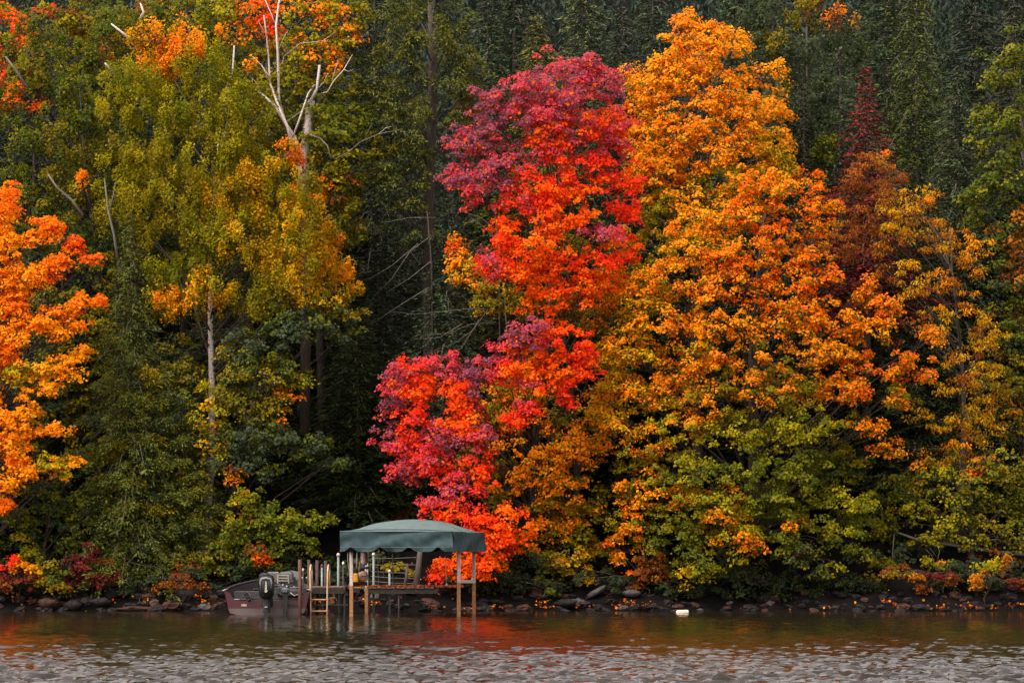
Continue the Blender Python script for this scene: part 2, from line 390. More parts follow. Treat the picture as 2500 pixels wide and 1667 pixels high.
# ---- spire conifers
def spruce_arrays(H, R0, seed, cols, droop=.25, leaf=.095, dense=1.0, step=.34, pw=.85, bare=0.06):
    r = np.random.default_rng(seed); P = []; N = []; T = []; sz = []
    z = H * bare; tb = MB()
    while z < H * .985:
        f = z / H; Rr = R0 * (1 - f) ** pw * r.uniform(.85, 1.12) + .05
        nb = max(4, int(5 + 5 * (1 - f)))
        a0 = r.uniform(0, 6.28)
        for k in range(nb):
            a = a0 + 6.283 * k / nb + r.normal() * .2; L = Rr * r.uniform(.62, 1.12)
            d = np.array([math.cos(a), math.sin(a), 0]); sd_ = np.array([-d[1], d[0], 0])
            n = max(5, int(L * 52 * dense)); tt = r.random(n) ** .7
            dz = .12 * L * (1 - tt) - droop * L * tt ** 1.6 * 1.2 + .12 * L * np.clip(tt - .75, 0, 1)
            spread = (.10 + .30 * L * (1 - tt) * tt * 1.6); u = r.normal(size=n) * spread * .6
            p = d * (tt * L)[:, None] + sd_ * u[:, None]; p[:, 2] = z + dz - np.abs(r.normal(size=n)) * .07 - np.abs(u) * .25
            P.append(p); s = np.sign(u + 1e-6)
            T.append(d * .8 + sd_ * (s * .7)[:, None] + np.array([0, 0, -.35]) + r.normal(size=(n, 3)) * .25)
            N.append(np.array([0, 0, .9]) + d * .25 + r.normal(size=(n, 3)) * .5); sz.append(leaf * r.uniform(.8, 1.5, n) * (1 + .1 * L))
            if k % 2 == 0: tb.tube([(0, 0, z + .1 * L), tuple(d * L * .6 + np.array([0, 0, z + .1 * L - droop * L * .3])), tuple(d * L * .92 + np.array([0, 0, z - droop * L]))], [.03, .018, .005], 3, False)
        z += step * r.uniform(.75, 1.2) * (.55 + .45 * (1 - f))
    P, N, T, L = map(np.concatenate, (P, N, T, sz)); n = len(P)
    c = np.array(PAL[cols][0]); c2 = np.array(PAL[cols][1]); mv = np.clip(.5 + .5 * nz(P, 1.0, seed) + .25 * r.normal(size=n), 0, 1)[:, None]
    C = (c * (1 - mv) + c2 * mv) * (1 + .18 * r.normal(size=(n, 1)))
    rad = np.hypot(P[:, 0], P[:, 1])
    return dict(P=P, N=N, T=T, L=L, Wd=L * .36, C=C), tb
def spruce_meshes(H, R0, seed, cols, **k):
    global NLEAF
    a, tb = spruce_arrays(H, R0, seed, cols, **k); NLEAF += len(a['P'])
    cm = fmesh('crown', a, M['needle'])
    mb = MB(); mb.tube([(0, 0, -.4), (0.03, 0, H * .4), (0, 0, H * .97)], [.008 * H + .02, .0045 * H + .01, .010], 7)
    return cm, mb.mesh('trunk', M['bark'], True), tb.mesh('branches', M['bark'])
def place_conifer(meshes, H0, name, label, px, py, Y, rs=1, tint=(1, 1, 1), group=None, rz=0, cat='tree'):
    tip = W(px, py, Y); z0 = float(gz(tip[0], Y)); H = tip[2] - z0
    o = empty(name, (tip[0], Y, z0), rz, label=label, cat=cat, group=group); s = H / H0; o.scale = (rs, rs, s)
    for nm, me in zip(('crown', 'trunk', 'branches'), meshes):
        ch = link(nm, me, o); ch.color = (*tint, 1)
        if nm == 'branches': ch['kind'] = 'stuff'
    return o

# ================================================================ TREES
# ---- red maple leaning over the dock
tree('red_maple', 'tall crimson and scarlet maple with purplish tips hanging over the boat canopy', """
1290 185 95 55 pk,pu;1385 190 55 50 pk,pu;1180 218 68 42 pu,pk;1352 135 16 26 pk;1350 165 40 30 pk;1250 255 100 55 pk,pu;1130 265 48 66 pu;1078 325 58 38 pu,pk;1050 310 28 22 pk,pu 0 .8
1062 400 46 32 pk,pu;1095 440 40 28 pk;1160 380 66 66 pu,pk;1310 275 88 42 ro,pk;1400 275 50 52 ro,pk;1260 250 60 40 pk;1250 310 50 40 ro,rd;1300 345 88 42 pk,rd;1405 335 52 48 rd,pk
1432 420 44 42 rd,ro;1350 400 68 48 rd,ro;1230 430 66 55 rd,ro;1300 478 90 56 rx,ro;1180 470 46 36 pk,rd;1160 535 46 44 ro,rd;1232 550 86 55 ro,rx;1140 605 42 40 rd,pk;1205 610 62 38 rx,ro
1385 528 56 26 pk,pu -.5;1425 575 44 50 rd,ro;1440 480 36 34 rd;1370 600 48 46 ro,rd;1290 620 60 44 rd,ro .3;1335 665 44 36 ro,rx;1245 690 70 34 ro,rx .4 .7;1385 650 40 36 rx,ro .3
1222 758 56 44 pk,pu -.3;1175 790 48 38 pk,pu;1290 785 72 56 ro,rd;1345 840 46 36 rd,ro;1232 850 78 50 ro,rx;1310 895 32 54 rd,ro;1215 915 36 56 rd,pk;1120 845 52 34 pk,pu;1082 890 22 52 pu
1160 850 40 30 rd;960 838 68 34 pk,rd;912 878 38 46 pk,pu;962 888 52 38 rd,ro;1020 838 48 36 pk,pu;1055 915 42 56 ro,rd;898 930 34 44 pk,pu;1065 965 50 46 ro,rx;955 965 46 36 rd,pk;905 1008 44 32 pu,pk -.2
948 1025 44 46 rd,pk;1025 1000 42 46 pk,pu;1095 1005 46 46 pk,pu;1005 1062 52 44 rd,pk;930 1072 38 34 pk,pu;1100 1085 42 42 rd,ro;1055 1125 42 46 pk,pu;1002 1165 48 36 pk,rd;1072 1190 66 42 ro,rd
1130 1222 56 42 ro,rd;1118 1262 62 40 ro,rx;1040 1302 62 26 ro,rx;1012 1320 28 18 rd,ro;1105 1300 50 28 ro,rx;1160 1188 34 44 ro,rx;1155 1255 34 36 ro;1180 965 30 30 rd,ro;1210 1205 26 26 ro,rx;1240 640 50 40 rx,ro .4
""", 9.0, 1225, depth=2.3, trunk_r=.19, top=(1300, 260), leaf=.088, cr=.23, dens=1.15, seed=3, inner='ro', innerw=.25, baseY=11.5, cname='crown', tw=4)
# ---- orange understorey maple showing through and below the red one
tree('orange_maple', 'orange and olive maple spreading behind and to the right below the scarlet crown', """
1050 555 24 40 ro,or;1062 590 36 32 or,oy;1085 640 44 34 oy,ye;1130 675 56 38 ye,ol;1200 690 56 42 ol,ye;1300 560 60 50 yo,ol 1;1410 640 50 50 or,ye;1440 700 60 60 ye,or;1370 730 50 50 or,ol .6;1280 710 60 40 ol,br 1
1400 800 50 50 ye,or .5;1300 980 70 40 or,ol .6;1150 930 50 50 or,ol .6;1170 1000 36 40 or,ol .5;1240 1060 66 52 or,oy -.3;1322 1035 64 50 or,oy -.3;1195 1112 34 44 or,oy;1290 1118 66 44 or,ol -.2;1250 1180 56 36 or,ol
1215 1240 40 30 ol,or;1330 1175 50 40 ol,or;1275 1215 40 26 or,ol;1330 1235 40 26 ye,ol;1250 1290 40 26 ol,yo;1320 1292 52 26 ye,or -.6;1350 1315 24 18 ye -.6;1390 1260 40 26 ol,or;1150 1140 34 40 ol,or;1140 1290 30 20 ye,or .5
1200 880 60 60 ol,ye 1.2;1100 1060 60 60 ol,br 1.4;1370 950 50 50 ye,or .4
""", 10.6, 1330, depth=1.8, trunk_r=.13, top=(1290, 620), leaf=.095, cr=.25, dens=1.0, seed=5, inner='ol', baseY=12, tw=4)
# ---- tall amber maple
tree('amber_maple', 'tall amber yellow maple rising highest beside the scarlet crown', """
1568 52 24 36 or,oy;1588 85 40 34 or,oy;1640 82 52 36 or,oy;1600 135 82 46 or,oy;1535 92 26 22 oy;1535 130 30 22 oy,or;1682 105 36 36 oy,or;1525 190 72 52 or,oy;1640 195 76 50 or,oy;1740 178 48 34 oy,or;1788 160 16 20 oy
1775 240 34 32 oy;1800 255 18 18 or;1590 275 105 54 or,oy;1700 255 76 46 oy,or;1480 242 44 44 or,oy;1448 165 30 22 or,oy;1470 200 36 24 oy;1500 318 58 54 oy,or;1630 345 120 54 oy,or;1755 330 56 54 oy,ye;1520 398 84 54 or,oy
1660 410 100 46 yo,oy;1785 380 44 46 ye,yo;1470 390 40 34 oy,or;1560 468 96 46 yo,oy;1480 470 50 40 ye,yo;1460 560 50 50 ye,ol;1700 480 80 40 yo,ol;1490 640 60 50 yo,ol;1590 550 80 50 ye,yo;1740 410 50 30 oy
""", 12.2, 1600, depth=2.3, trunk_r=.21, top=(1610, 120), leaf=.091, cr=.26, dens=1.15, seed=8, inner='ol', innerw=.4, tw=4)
# ---- the big spreading sugar maple
tree('sugar_maple', 'broad spreading maple with bright orange top and green lower boughs over the water', """
1700 432 50 42 rx,or;1790 425 54 46 rx,or;1862 425 36 36 rx,or;1885 480 44 36 or,rx;1760 495 105 52 rx,or;1655 498 74 52 or,oy;1600 558 84 52 or,oy;1720 575 112 52 rx,or;1850 560 60 46 or,rx;1560 640 96 52 or,oy
1680 655 120 52 or,rx;1830 640 72 46 or,rx;1900 632 36 34 rx,or;1480 665 54 46 or,ye;1535 730 96 46 or,ye;1680 748 125 44 or,oy;1830 720 86 44 or,rx;1935 740 56 34 or,rx;1990 648 20 16 rx;1975 670 30 20 or
2030 690 60 26 or,rx;2000 762 76 32 or,oy;1450 800 76 46 or,ye;1580 820 105 44 or,ye;1730 830 115 44 or,ol;1880 800 96 44 or,oy;2030 830 76 34 rx,or;2105 852 56 30 rx,or;2150 770 36 22 or,rx;1410 880 50 46 ye,or
1520 900 86 46 or,ye;1655 912 105 42 ol,or;1800 900 96 44 ol,or;1945 890 72 36 or,rx;2060 905 50 30 or,ol;1430 970 72 46 or,ye;1560 985 90 42 or,yo;1700 990 100 46 yo,gr;1845 980 86 44 yo,gr;1985 975 56 30 or,ol
2040 1025 40 24 or,rx;1500 1060 76 42 or,ol;1605 1080 82 46 gr,yo;1740 1080 96 46 gr,yg;1855 1075 72 44 gr,yg;1420 1128 56 36 or,ol;1530 1140 82 42 or,yo;1655 1155 86 46 yo,or;1800 1150 92 44 gr,yg;1950 1150 72 34 yo,yg
1445 1205 66 34 or,ol;1560 1225 72 42 ol,gr;1700 1225 62 34 or,yo;1830 1205 72 40 gr,or;1935 1225 56 30 gr,yo;1610 1285 56 34 gr,yo;1720 1265 46 24 or,yo;1840 1272 60 30 gr,dg;1590 1320 40 20 yo,ye;1545 1300 30 24 gr,yg
1980 1270 46 24 dg,yg;1900 1305 40 18 dg,yo;1430 1270 30 18 or,ol;1650 1200 70 50 dg,gr 1.6;1900 1080 70 60 dg,gr 1.6;1750 1180 90 60 dg,gr 1.8;1960 1050 50 50 dg,ol 1.2;1980 1190 50 40 gr,yg .6
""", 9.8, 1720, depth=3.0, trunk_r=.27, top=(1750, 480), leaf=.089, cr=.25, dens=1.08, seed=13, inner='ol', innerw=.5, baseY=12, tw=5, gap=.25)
# ---- yellow long-leaved tree right
tree('yellow_beech', 'golden yellow tree with long narrow drooping leaves around a dark open middle', """
1985 400 46 50 br,yb;1950 440 40 50 br,mr;2020 360 22 36 rx,yb;2040 420 36 50 br,yb;1990 500 60 50 br,yb;2090 470 56 42 ye,yb;2060 545 52 40 ye,yb;2155 545 52 52 yb,ye;2140 430 22 50 or,yb .4 .6;2235 590 52 52 oy,yb
2095 645 62 42 ye,yb;2195 680 62 52 oy,yb;2255 770 46 56 ye,yb;2140 740 52 36 ye,yb;2200 860 56 52 ye,yb;2265 870 42 56 ye,ol;2160 960 56 42 ye,ol;2245 980 52 52 ye,yb;2290 930 30 50 ol,yb;2010 590 40 40 yb,br;2180 1040 60 34 oy,ol
1990 690 40 60 br,mr 1.5;2060 740 50 40 mr,br 1.6 .6;1930 560 40 50 yb,br
""", 11.0, 2215, style='long', depth=2.0, trunk_r=.12, top=(2190, 520), leaf=.085, cr=.27, dens=.95, seed=17, inner='br', innerw=.3, cname='crown', gap=.3, tw=5)
tree('olive_tree', 'olive and yellow broadleaf tree hanging over dead twigs near the right edge', """
2140 1100 72 42 yo,ol;2245 1110 72 46 ol,yg;2325 1075 42 56 ol,yo;2100 1170 62 34 ol,yo;2195 1185 72 42 yo,ol;2295 1190 62 46 ol,yg;2340 1160 30 50 ol,gr;2060 1120 40 40 gr,yg;2040 1200 34 30 ol,gr;2130 1230 40 24 yo,ol;2230 1240 50 24 ol,yo
2330 1240 34 24 ol,yo;2110 1060 26 18 or;2240 1090 16 10 rx;2260 1060 50 30 ol,yb;2010 1160 30 40 gr,dg;2375 1120 40 90 ol,gr;2400 1220 40 40 ol,gr
""", 10.2, 2225, depth=1.6, trunk_r=.11, top=(2230, 1060), leaf=.10, cr=.26, dens=1.0, seed=19, inner='dg', tw=4)
tree('right_edge_tree', 'tall yellow green broadleaf tree cut by the right edge of the picture', """
2290 165 46 50 yg,gr;2335 100 34 50 yg,gr;2265 290 46 60 yg,gr;2330 310 46 72 gr,yg;2300 420 62 62 gr,yg;2345 520 40 60 yg,yb;2340 610 42 72 br,yb;2330 740 46 72 gr,ol;2345 860 42 82 ol,gr;2300 640 36 50 gr,dg;2250 400 40 40 gr,dg
2230 470 36 40 gr,ol;2330 960 42 60 ol,yb;2400 200 60 90 gr,yg;2410 420 60 90 gr,yg;2410 640 60 100 ol,br;2420 860 60 100 ol,gr;2425 1000 50 60 ol,gr;2300 540 40 40 gr,br
""", 13.5, 2370, depth=2.0, trunk_r=.2, top=(2350, 120), leaf=.11, cr=.28, dens=.95, seed=23, inner='dg', tw=4)
# ---- left edge orange maple with upswept sprays
tree('left_edge_maple', 'vivid orange maple with upswept layered boughs at the left edge', """
25 440 26 26 rx,or;5 480 30 40 rx,or;100 510 34 22 rx,or;130 520 18 30 rx;20 560 34 40 or,oy;75 545 26 18 or;175 560 24 22 ro,rx;160 595 40 18 rx,or;215 590 30 13 rx,ro;110 620 40 24 or,rx;60 640 50 34 or,oy;10 640 34 40 or,oy
130 600 28 24 rx;25 700 40 34 rx,or;195 690 40 18 or,rx;235 685 18 12 rx;150 712 50 20 or,rx;95 740 48 26 or,oy;30 770 46 36 or,oy;180 745 30 16 or;140 765 36 18 or,oy;55 720 20 20 or;195 805 26 15 or,oy;155 825 40 18 or,oy;105 850 46 20 oy,ye
40 850 36 26 yo,oy;10 810 30 34 rx,or;180 860 20 12 oy;110 885 36 20 or,oy;60 900 20 16 oy;20 960 36 24 or,oy;65 945 26 20 oy;20 1000 34 26 or,oy;75 985 36 22 or,oy;135 985 26 14 or,oy;40 1040 30 34 or;60 1080 34 24 or,oy;110 1060 28 20 yo,oy;150 1060 26 16 oy,yo
145 1085 18 20 yo,oy;20 1110 30 30 or,oy;10 1160 22 26 rx,or;-40 520 50 70 or;-50 650 50 80 or,oy;-50 780 50 80 or,oy;-50 920 50 70 or,oy;-50 1050 50 70 or;180 1060 14 10 oy;-100 760 50 180 or;-110 980 50 120 or,oy
""", 7.6, -60, depth=1.2, trunk_r=.15, top=(-20, 500), leaf=.088, cr=.19, dens=1.7, seed=29, inner='ye', innerw=.25, baseY=9, tw=3)
# ---- left mixed birches
tree('golden_birch', 'large olive gold birch with white mottled trunk left of the dark gap', """
330 175 96 56 yg,yo;425 90 74 46 or,oy;350 85 44 46 br,ye;380 130 60 40 oy,or;470 150 76 56 yg,yo;530 225 66 56 yo,yg;300 245 86 56 yo,ol;420 255 96 56 yo,yg;560 320 56 56 ol,yo;460 345 106 66 yo,ol;330 360 86 56 yo,ol;600 385 66 46 ye,yo
540 440 96 56 ye,ol;420 450 96 56 yo,ol;640 470 76 46 ye,yo;700 495 54 46 ye,yo;560 528 105 56 ye,yo;680 565 86 54 ye,ol;745 600 46 46 oy,ye;810 650 38 20 oy,yo;790 610 24 26 oy,yo;640 615 76 46 ye,yo;400 620 66 46 yg,yo;440 680 86 30 oy,yo
370 690 50 36 yo,or;720 680 56 36 ye,ol;480 560 66 46 yo,yg;500 640 60 40 yo,ye;620 690 60 36 ol,yo;470 520 80 50 yo,ol;600 250 30 60 ol,yo;590 700 60 30 ol,gr;760 560 36 40 or,ye;350 520 50 50 ol,yo;300 430 40 60 ol,yo;250 490 34 30 yo,ol .4
660 350 34 26 ye,or;700 430 44 36 ol,yo -.8;700 560 50 50 yo,ye -.8;690 640 40 40 ol,ye -.8;705 500 34 40 ye,ol -.8;640 420 50 40 yo,ye
""", 11.2, 470, style='birch', depth=2.8, trunk_r=.165, top=(500, 330), bark='palebark', leaf=.082, cr=.30, dens=1.1, seed=31, inner='ol', innerw=.3, cname='crown', tw=4, baseY=9.4, back=.3)
tree('left_green_birch', 'yellow green birch with pale forked limbs at the upper left', """
180 130 66 46 yg,gr;150 200 56 56 yg,gr;100 70 60 50 gr,ol;60 300 66 56 gr,yg;150 320 76 56 yg,ol;100 415 76 46 ol,gr;205 430 66 46 yo,gr;210 255 60 56 gr,yg;60 180 56 50 yg,ol;240 90 60 50 gr,br;30 380 50 50 gr,yg;180 500 60 40 ol,gr
260 330 46 50 gr,ol;110 500 60 40 gr,dg;185 402 24 14 or -1;240 560 40 40 dg,gr;140 560 50 40 dg,ol;-40 250 60 80 gr;-40 420 60 70 gr;300 560 30 60 ol,gr
""", 13.5, 270, style='birch', depth=2.0, trunk_r=.13, top=(180, 150), bark='bark', leaf=.09, cr=.30, dens=.9, seed=37, inner='dg', tw=4)
tree('upper_left_maple', 'red and orange maple partly turned in the top left corner', """
35 40 30 26 ro,rd;55 75 30 34 ro,rx;15 170 26 22 ro,rx;45 215 34 26 ro,rx;80 235 24 18 ro,rx;0 230 30 30 ro,br;110 15 30 16 ro,yo;150 30 40 30 br,yo;20 100 40 40 yo,gr;120 120 50 40 gr,yo;240 30 50 30 gr,br;190 60 40 30 br,ol;230 95 24 18 rd,br
-40 120 50 90 ro,yo;-30 20 50 40 yo,ro;70 150 50 40 ol,br
""", 15.5, 60, depth=1.8, trunk_r=.15, top=(80, 20), leaf=.11, cr=.28, dens=1.1, seed=41, inner='ol', tw=3)
tree('upper_orange_maple', 'orange and olive maple behind the bare white birch limbs', """
590 25 44 40 ro,or;620 60 30 30 ro,rd;570 60 30 36 rx,or;700 30 60 34 or,yo;770 20 50 34 yo,or;740 80 60 40 yo,or;670 110 50 50 yo,ol;740 140 54 36 or,ol;600 140 36 50 ol,or;800 80 34 40 ol,or;680 180 60 40 ol,yo;770 190 46 34 ol,gr
650 240 50 50 gr,ol;740 250 56 40 yg,gr;780 310 56 46 yg,gr;720 330 50 50 ol,yg;800 370 44 50 yo,gr;740 400 50 40 ol,or;660 330 24 24 or,yo;690 358 16 12 rd,pk -1;720 440 34 40 or,rx;790 440 46 50 ol,br;800 520 40 40 gr,ol
520 20 50 40 yo,ol;440 20 50 30 gr,yo;340 20 60 40 gr,br;840 20 40 40 ol,gr;870 330 40 30 ol,yo;820 270 40 40 gr,ol
""", 14.5, 745, depth=1.8, trunk_r=.18, top=(680, 60), leaf=.11, cr=.28, dens=1.0, seed=43, inner='ol', tw=4)
# ---- green lower maple boughs
tree('green_maple', 'green maple with layered boughs reaching right into the dark gap', """
700 730 86 30 gg,gr;790 770 56 22 gg,gr;640 775 70 36 gg,gr;800 720 34 20 ol,gg;740 700 50 24 gr,ye;620 850 86 46 ol,gr;680 860 40 30 yo,gr;560 925 66 46 ol,yo;640 905 50 28 yo,or;480 950 56 46 yo,ye;500 1010 46 32 gr,ye;600 1000 96 42 gg,gr
705 1020 72 32 gg,gr;765 1055 40 20 gg,gr;600 1075 56 34 gg,gr;520 1060 40 40 gg,yo;530 850 40 60 ol,gr;430 860 34 50 ol,dg;560 790 50 50 gg,ol;650 950 24 26 ye,or;540 1090 22 26 or,br -.4
""", 9.8, 520, depth=1.8, trunk_r=.10, top=(600, 760), leaf=.095, cr=.25, dens=1.1, seed=47, inner='dg', innerw=.5, tw=4)
tree('lime_maple', 'low lime green young maple stretching above the moored boat', """
560 1165 48 40 yg,ye;545 1140 22 22 ye;610 1185 50 36 yg,gr;650 1200 54 34 yg,gr;715 1195 56 20 yg,gr;765 1195 24 14 yg;600 1245 54 34 gr,yg;680 1240 50 20 yg,gr;720 1260 26 14 yg;540 1220 36 40 gr,yg;500 1270 40 34 gr,ol;560 1290 34 22 gr,dg
585 1262 24 18 br,rx -.4;602 1280 16 14 rs,ro -.4;640 1300 30 16 gr,dg
""", 8.6, 540, depth=1.0, trunk_r=.06, top=(600, 1165), leaf=.095, cr=.23, dens=1.2, seed=53, inner='gr', tw=3)
tree('corner_maple', 'small olive green tree low at the left below the orange boughs', """
40 1190 46 30 yg,gr;150 1150 46 26 gr,yg;190 1190 34 24 gr,yg;120 1170 40 36 dg,gr;60 1240 50 30 dg,ol;160 1230 50 36 gr,dg;-20 1220 40 50 gr;215 1150 30 30 gr,dg;90 1120 40 30 dg,gr
""", 9.2, 110, depth=1.0, trunk_r=.06, top=(110, 1120), leaf=.10, cr=.25, dens=1.1, seed=59, inner='dg', tw=3)
tree('olive_birch', 'olive green birch filling the hillside behind the golden crown', """
300 60 90 60 gr,ol;420 30 80 60 ol,yo;520 90 70 60 ol,gr;200 40 70 60 gr,ol;250 160 80 70 ol,yo;380 190 80 70 ol,gr;560 200 70 70 ol,gr;640 300 60 60 gr,ol;450 300 80 70 ol,dg;300 330 80 60 gr,dg;200 330 70 70 ol,dg;560 400 80 60 ol,gr
400 420 80 60 ol,dg;260 430 80 60 gr,dg;700 440 60 60 ol,gr;620 520 80 60 ol,yo;480 540 80 60 ol,gr;340 560 80 60 gr,dg;200 560 70 60 gr,dg;740 560 60 50 ol,gr;640 660 70 50 ol,gr;500 680 80 50 ol,dg;360 700 70 50 ol,dg;800 470 40 50 ol,gr
""", 16, 420, style='birch', depth=1.5, trunk_r=.15, top=(420, 60), leaf=.10, cr=.32, dens=1.0, seed=67, inner='dg', tw=2)
tree('dim_maple', 'dim green maple in the shade at the left behind the hemlock', """
60 480 60 50 gr,ol;160 560 50 50 gr,dg;80 600 50 50 dg,gr;230 620 50 50 ol,gr;120 700 60 50 dg,ol;220 740 60 60 ol,yo;160 820 60 60 dg,ol;80 860 60 60 ol,dg;230 880 60 60 ol,gr;140 950 70 50 ol,dg;60 1040 60 50 dg,ol;200 1030 60 50 ol,dg
120 1110 60 40 gr,dg;250 1120 50 50 gr,ol;180 700 50 40 gr,yg;240 800 50 50 gr,yo;180 900 50 40 ol,yo;120 780 40 40 gr,ol;330 900 50 60 ol,gr;400 820 50 60 ol,gg;420 960 60 60 ol,dg
""", 12.2, 150, depth=1.2, trunk_r=.12, top=(150, 500), leaf=.10, cr=.28, dens=1.0, seed=68, inner='dg', tw=2)
# ---- background broadleaf masses on the right of the frame
tree('grey_green_tree', 'dull grey green leafy tree behind the narrow dark spire', """
1830 130 60 40 gg,dg;1790 95 60 34 gg,ol;1880 200 66 46 gg,dg;1830 250 56 56 gg,dg;1900 290 60 60 gg,dg;1880 380 50 50 gr,gg;1780 210 50 40 gg,ol;1900 350 30 40 yg,gr -.6;1950 100 60 50 dg,gg;1740 110 40 40 ol,gg;1870 30 60 40 ol,br;1840 330 50 60 dg,gg
1760 30 60 40 dg,gg;1930 30 50 20 or,yb -.3 .6
""", 17, 1870, style='birch', depth=1.8, trunk_r=.16, top=(1860, 60), leaf=.10, cr=.30, dens=1.0, seed=61, inner='dg', tw=3)

# ---- conifers
SP = [(spruce_meshes(16, 3.1, 101, 'ev'), 16), (spruce_meshes(16, 2.7, 102, 'ev', droop=.42), 16), (spruce_meshes(17, 3.3, 103, 'dg', droop=.32, dense=1.0), 17)]
EO = (spruce_meshes(15, 3.2, 104, 'eo', droop=.4), 15)
place_conifer(*EO, 'spruce', 'small bright olive spruce top poking up above the pink maple crown', 1232, 14, 18, 1.75, (.95, .95, .9))
place_conifer(*EO, 'spruce', 'big olive green spruce reaching past the top right of the picture', 2105, -120, 17, 1.35, (.50, .62, .66), rz=1)
narrow = spruce_meshes(15, 1.15, 105, 'ev', pw=.7)
place_conifer(narrow, 15, 'spruce', 'narrow dark spire spruce between amber and maroon trees', 1846, 178, 14, 1.05, (.7, .6, .7), rz=.4)
redsp = spruce_meshes(15, 3.4, 106, 'rs', pw=.95, droop=.2, dense=1.1, bare=.45)
place_conifer(redsp, 15, 'dead_spruce', 'pointed maroon red dying spruce with pointed tip', 1990, 140, 14.0, 1.5, (1, .95, .95), cat='tree')
hem = spruce_meshes(12, 2.9, 107, 'eo', droop=.30, leaf=.09, dense=1.35, pw=.8, bare=.03)
place_conifer(hem, 12, 'hemlock', 'wide olive hemlock with sweeping layered boughs left of the boat', 300, 470, 8.9, .95, (.72, .80, .85), rz=.7)
place_conifer(hem, 12, 'hemlock', 'second olive hemlock crowding low behind the moored boat', 430, 800, 9.3, .70, (.8, .85, .8), rz=2.1)
tree('layered_hemlock', 'olive hemlock with flat layered boughs left above the moored boat', """
300 820 50 14 eo,gg;470 1180 30 20 eo,ol;460 1120 24 20 ol,eo;480 1060 24 16 ol,gg;480 890 26 18 yo,ol;340 860 60 14 eo,ol;260 880 50 14 eo,gg;330 915 70 15 eo,ol;400 900 30 14 gg,eo;250 960 66 15 eo,gg;380 965 70 15 eo,ev;300 1010 76 16 eo,ol;420 1010 36 15 eo,gg;220 1040 60 15 eo,ol;370 1060 76 16 eo,ev;440 1085 36 15 eo,ol
270 1100 76 16 eo,ol;400 1130 80 16 eo,ev;210 1140 56 15 eo,dg;320 1165 80 16 eo,ol;480 1165 50 16 eo,ev;250 1205 70 16 eo,gg;400 1210 80 16 eo,ev;490 1235 50 15 eo,ol;310 1250 76 16 eo,ev;420 1275 70 15 eo,ol;260 1290 56 15 eo,ol;480 1300 40 12 eo,dg;350 1312 60 13 eo,dg
""", 9.4, 345, style='needle', depth=1.3, trunk_r=.09, top=(330, 800), leaf=.085, cr=.24, dens=2.0, seed=73, mat_='needle', tw=2, back=.2)
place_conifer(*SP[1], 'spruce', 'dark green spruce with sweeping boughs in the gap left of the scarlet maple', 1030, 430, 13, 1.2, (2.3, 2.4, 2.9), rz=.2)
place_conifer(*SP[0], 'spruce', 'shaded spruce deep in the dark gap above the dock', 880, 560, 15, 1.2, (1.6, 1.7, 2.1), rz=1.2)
# drooping pine with visible trunk
tree('white_pine', 'tall dark pine with bare straight trunk and drooping olive boughs', """
930 20 60 40 eo,ev;1040 30 40 40 eo,ev;900 110 56 40 eo,ev;955 90 34 34 eo;1030 75 30 34 eo;1050 120 40 40 eo,ev;870 180 46 36 eo,ev;940 170 36 46 eo,ev;1040 185 36 40 eo,ev;1090 160 30 40 eo,ev;900 240 46 46 eo,ev;960 250 30 40 eo;1060 250 40 36 eo,ev
860 290 40 46 eo,ev;920 320 40 50 eo,ev;970 340 26 40 ev,eo;1090 250 36 30 br,ev;950 400 36 40 eo,ev;880 380 44 36 eo,ev;940 470 40 22 eo,ev;890 440 36 30 ev,eo;1090 330 36 36 eo,ev;830 120 40 40 eo,ev;840 220 36 50 eo,ev;800 330 30 40 eo,ev
1000 -30 60 30 eo,ev;960 540 60 24 ev,eo;880 520 50 22 ev
""", 14.2, 992, style='needle', depth=1.5, trunk_r=.22, top=(985, -60), leaf=.10, cr=.30, dens=1.7, seed=71, mat_='needle', tw=3, baseY=14.2, taper=.35)
bgc = [(720, -60, 24, 1.1, 0), (860, -140, 22, 1.2, 1), (1120, -60, 25, 1.15, 0), (1180, -160, 28, 1.3, 1), (1340, -90, 26, 1.2, 2), (1430, 0, 23, 1.0, 0), (1500, -120, 27, 1.3, 1), (1690, -90, 25, 1.2, 2), (1780, -150, 28, 1.2, 0),
       (1930, -70, 24, 1.1, 1), (2040, -180, 30, 1.3, 2), (2240, -140, 22, 1.25, 0), (2330, -60, 19, 1.1, 1), (2200, 150, 15.5, .95, 2), (2400, -40, 25, 1.2, 0), (1350, 260, 18, 1.0, 1), (1450, 380, 16, 1.0, 0), (640, 120, 20, 1.1, 2), (520, -30, 24, 1.1, 0),
       (380, -60, 26, 1.2, 1), (230, -40, 24, 1.2, 2), (80, -60, 25, 1.2, 0), (-60, -20, 22, 1.2, 1), (20, 350, 16, 1.0, 2), (200, 420, 15, .9, 0), (700, 480, 15.5, 1.0, 1), (820, 700, 13, .8, 2), (1150, 700, 15, .9, 0), (1300, 700, 15, .9, 1), (960, 720, 17, 1.0, 2),
       (1450, 820, 14.5, .9, 2), (1600, 650, 16, 1.0, 0), (1850, 700, 16, 1.1, 1), (2000, 620, 15, .9, 0), (2110, 700, 14, .85, 2), (2290, 500, 17, 1.0, 1), (1090, 560, 19, 1.0, 0), (610, 620, 16, 1.0, 0), (120, 700, 13, .9, 1), (-40, 800, 12, .8, 0), (1230, 460, 21, 1, 2), (1700, 300, 20, 1.1, 1), (2430, 300, 18, 1.1, 2)]
tr = random.Random(4)
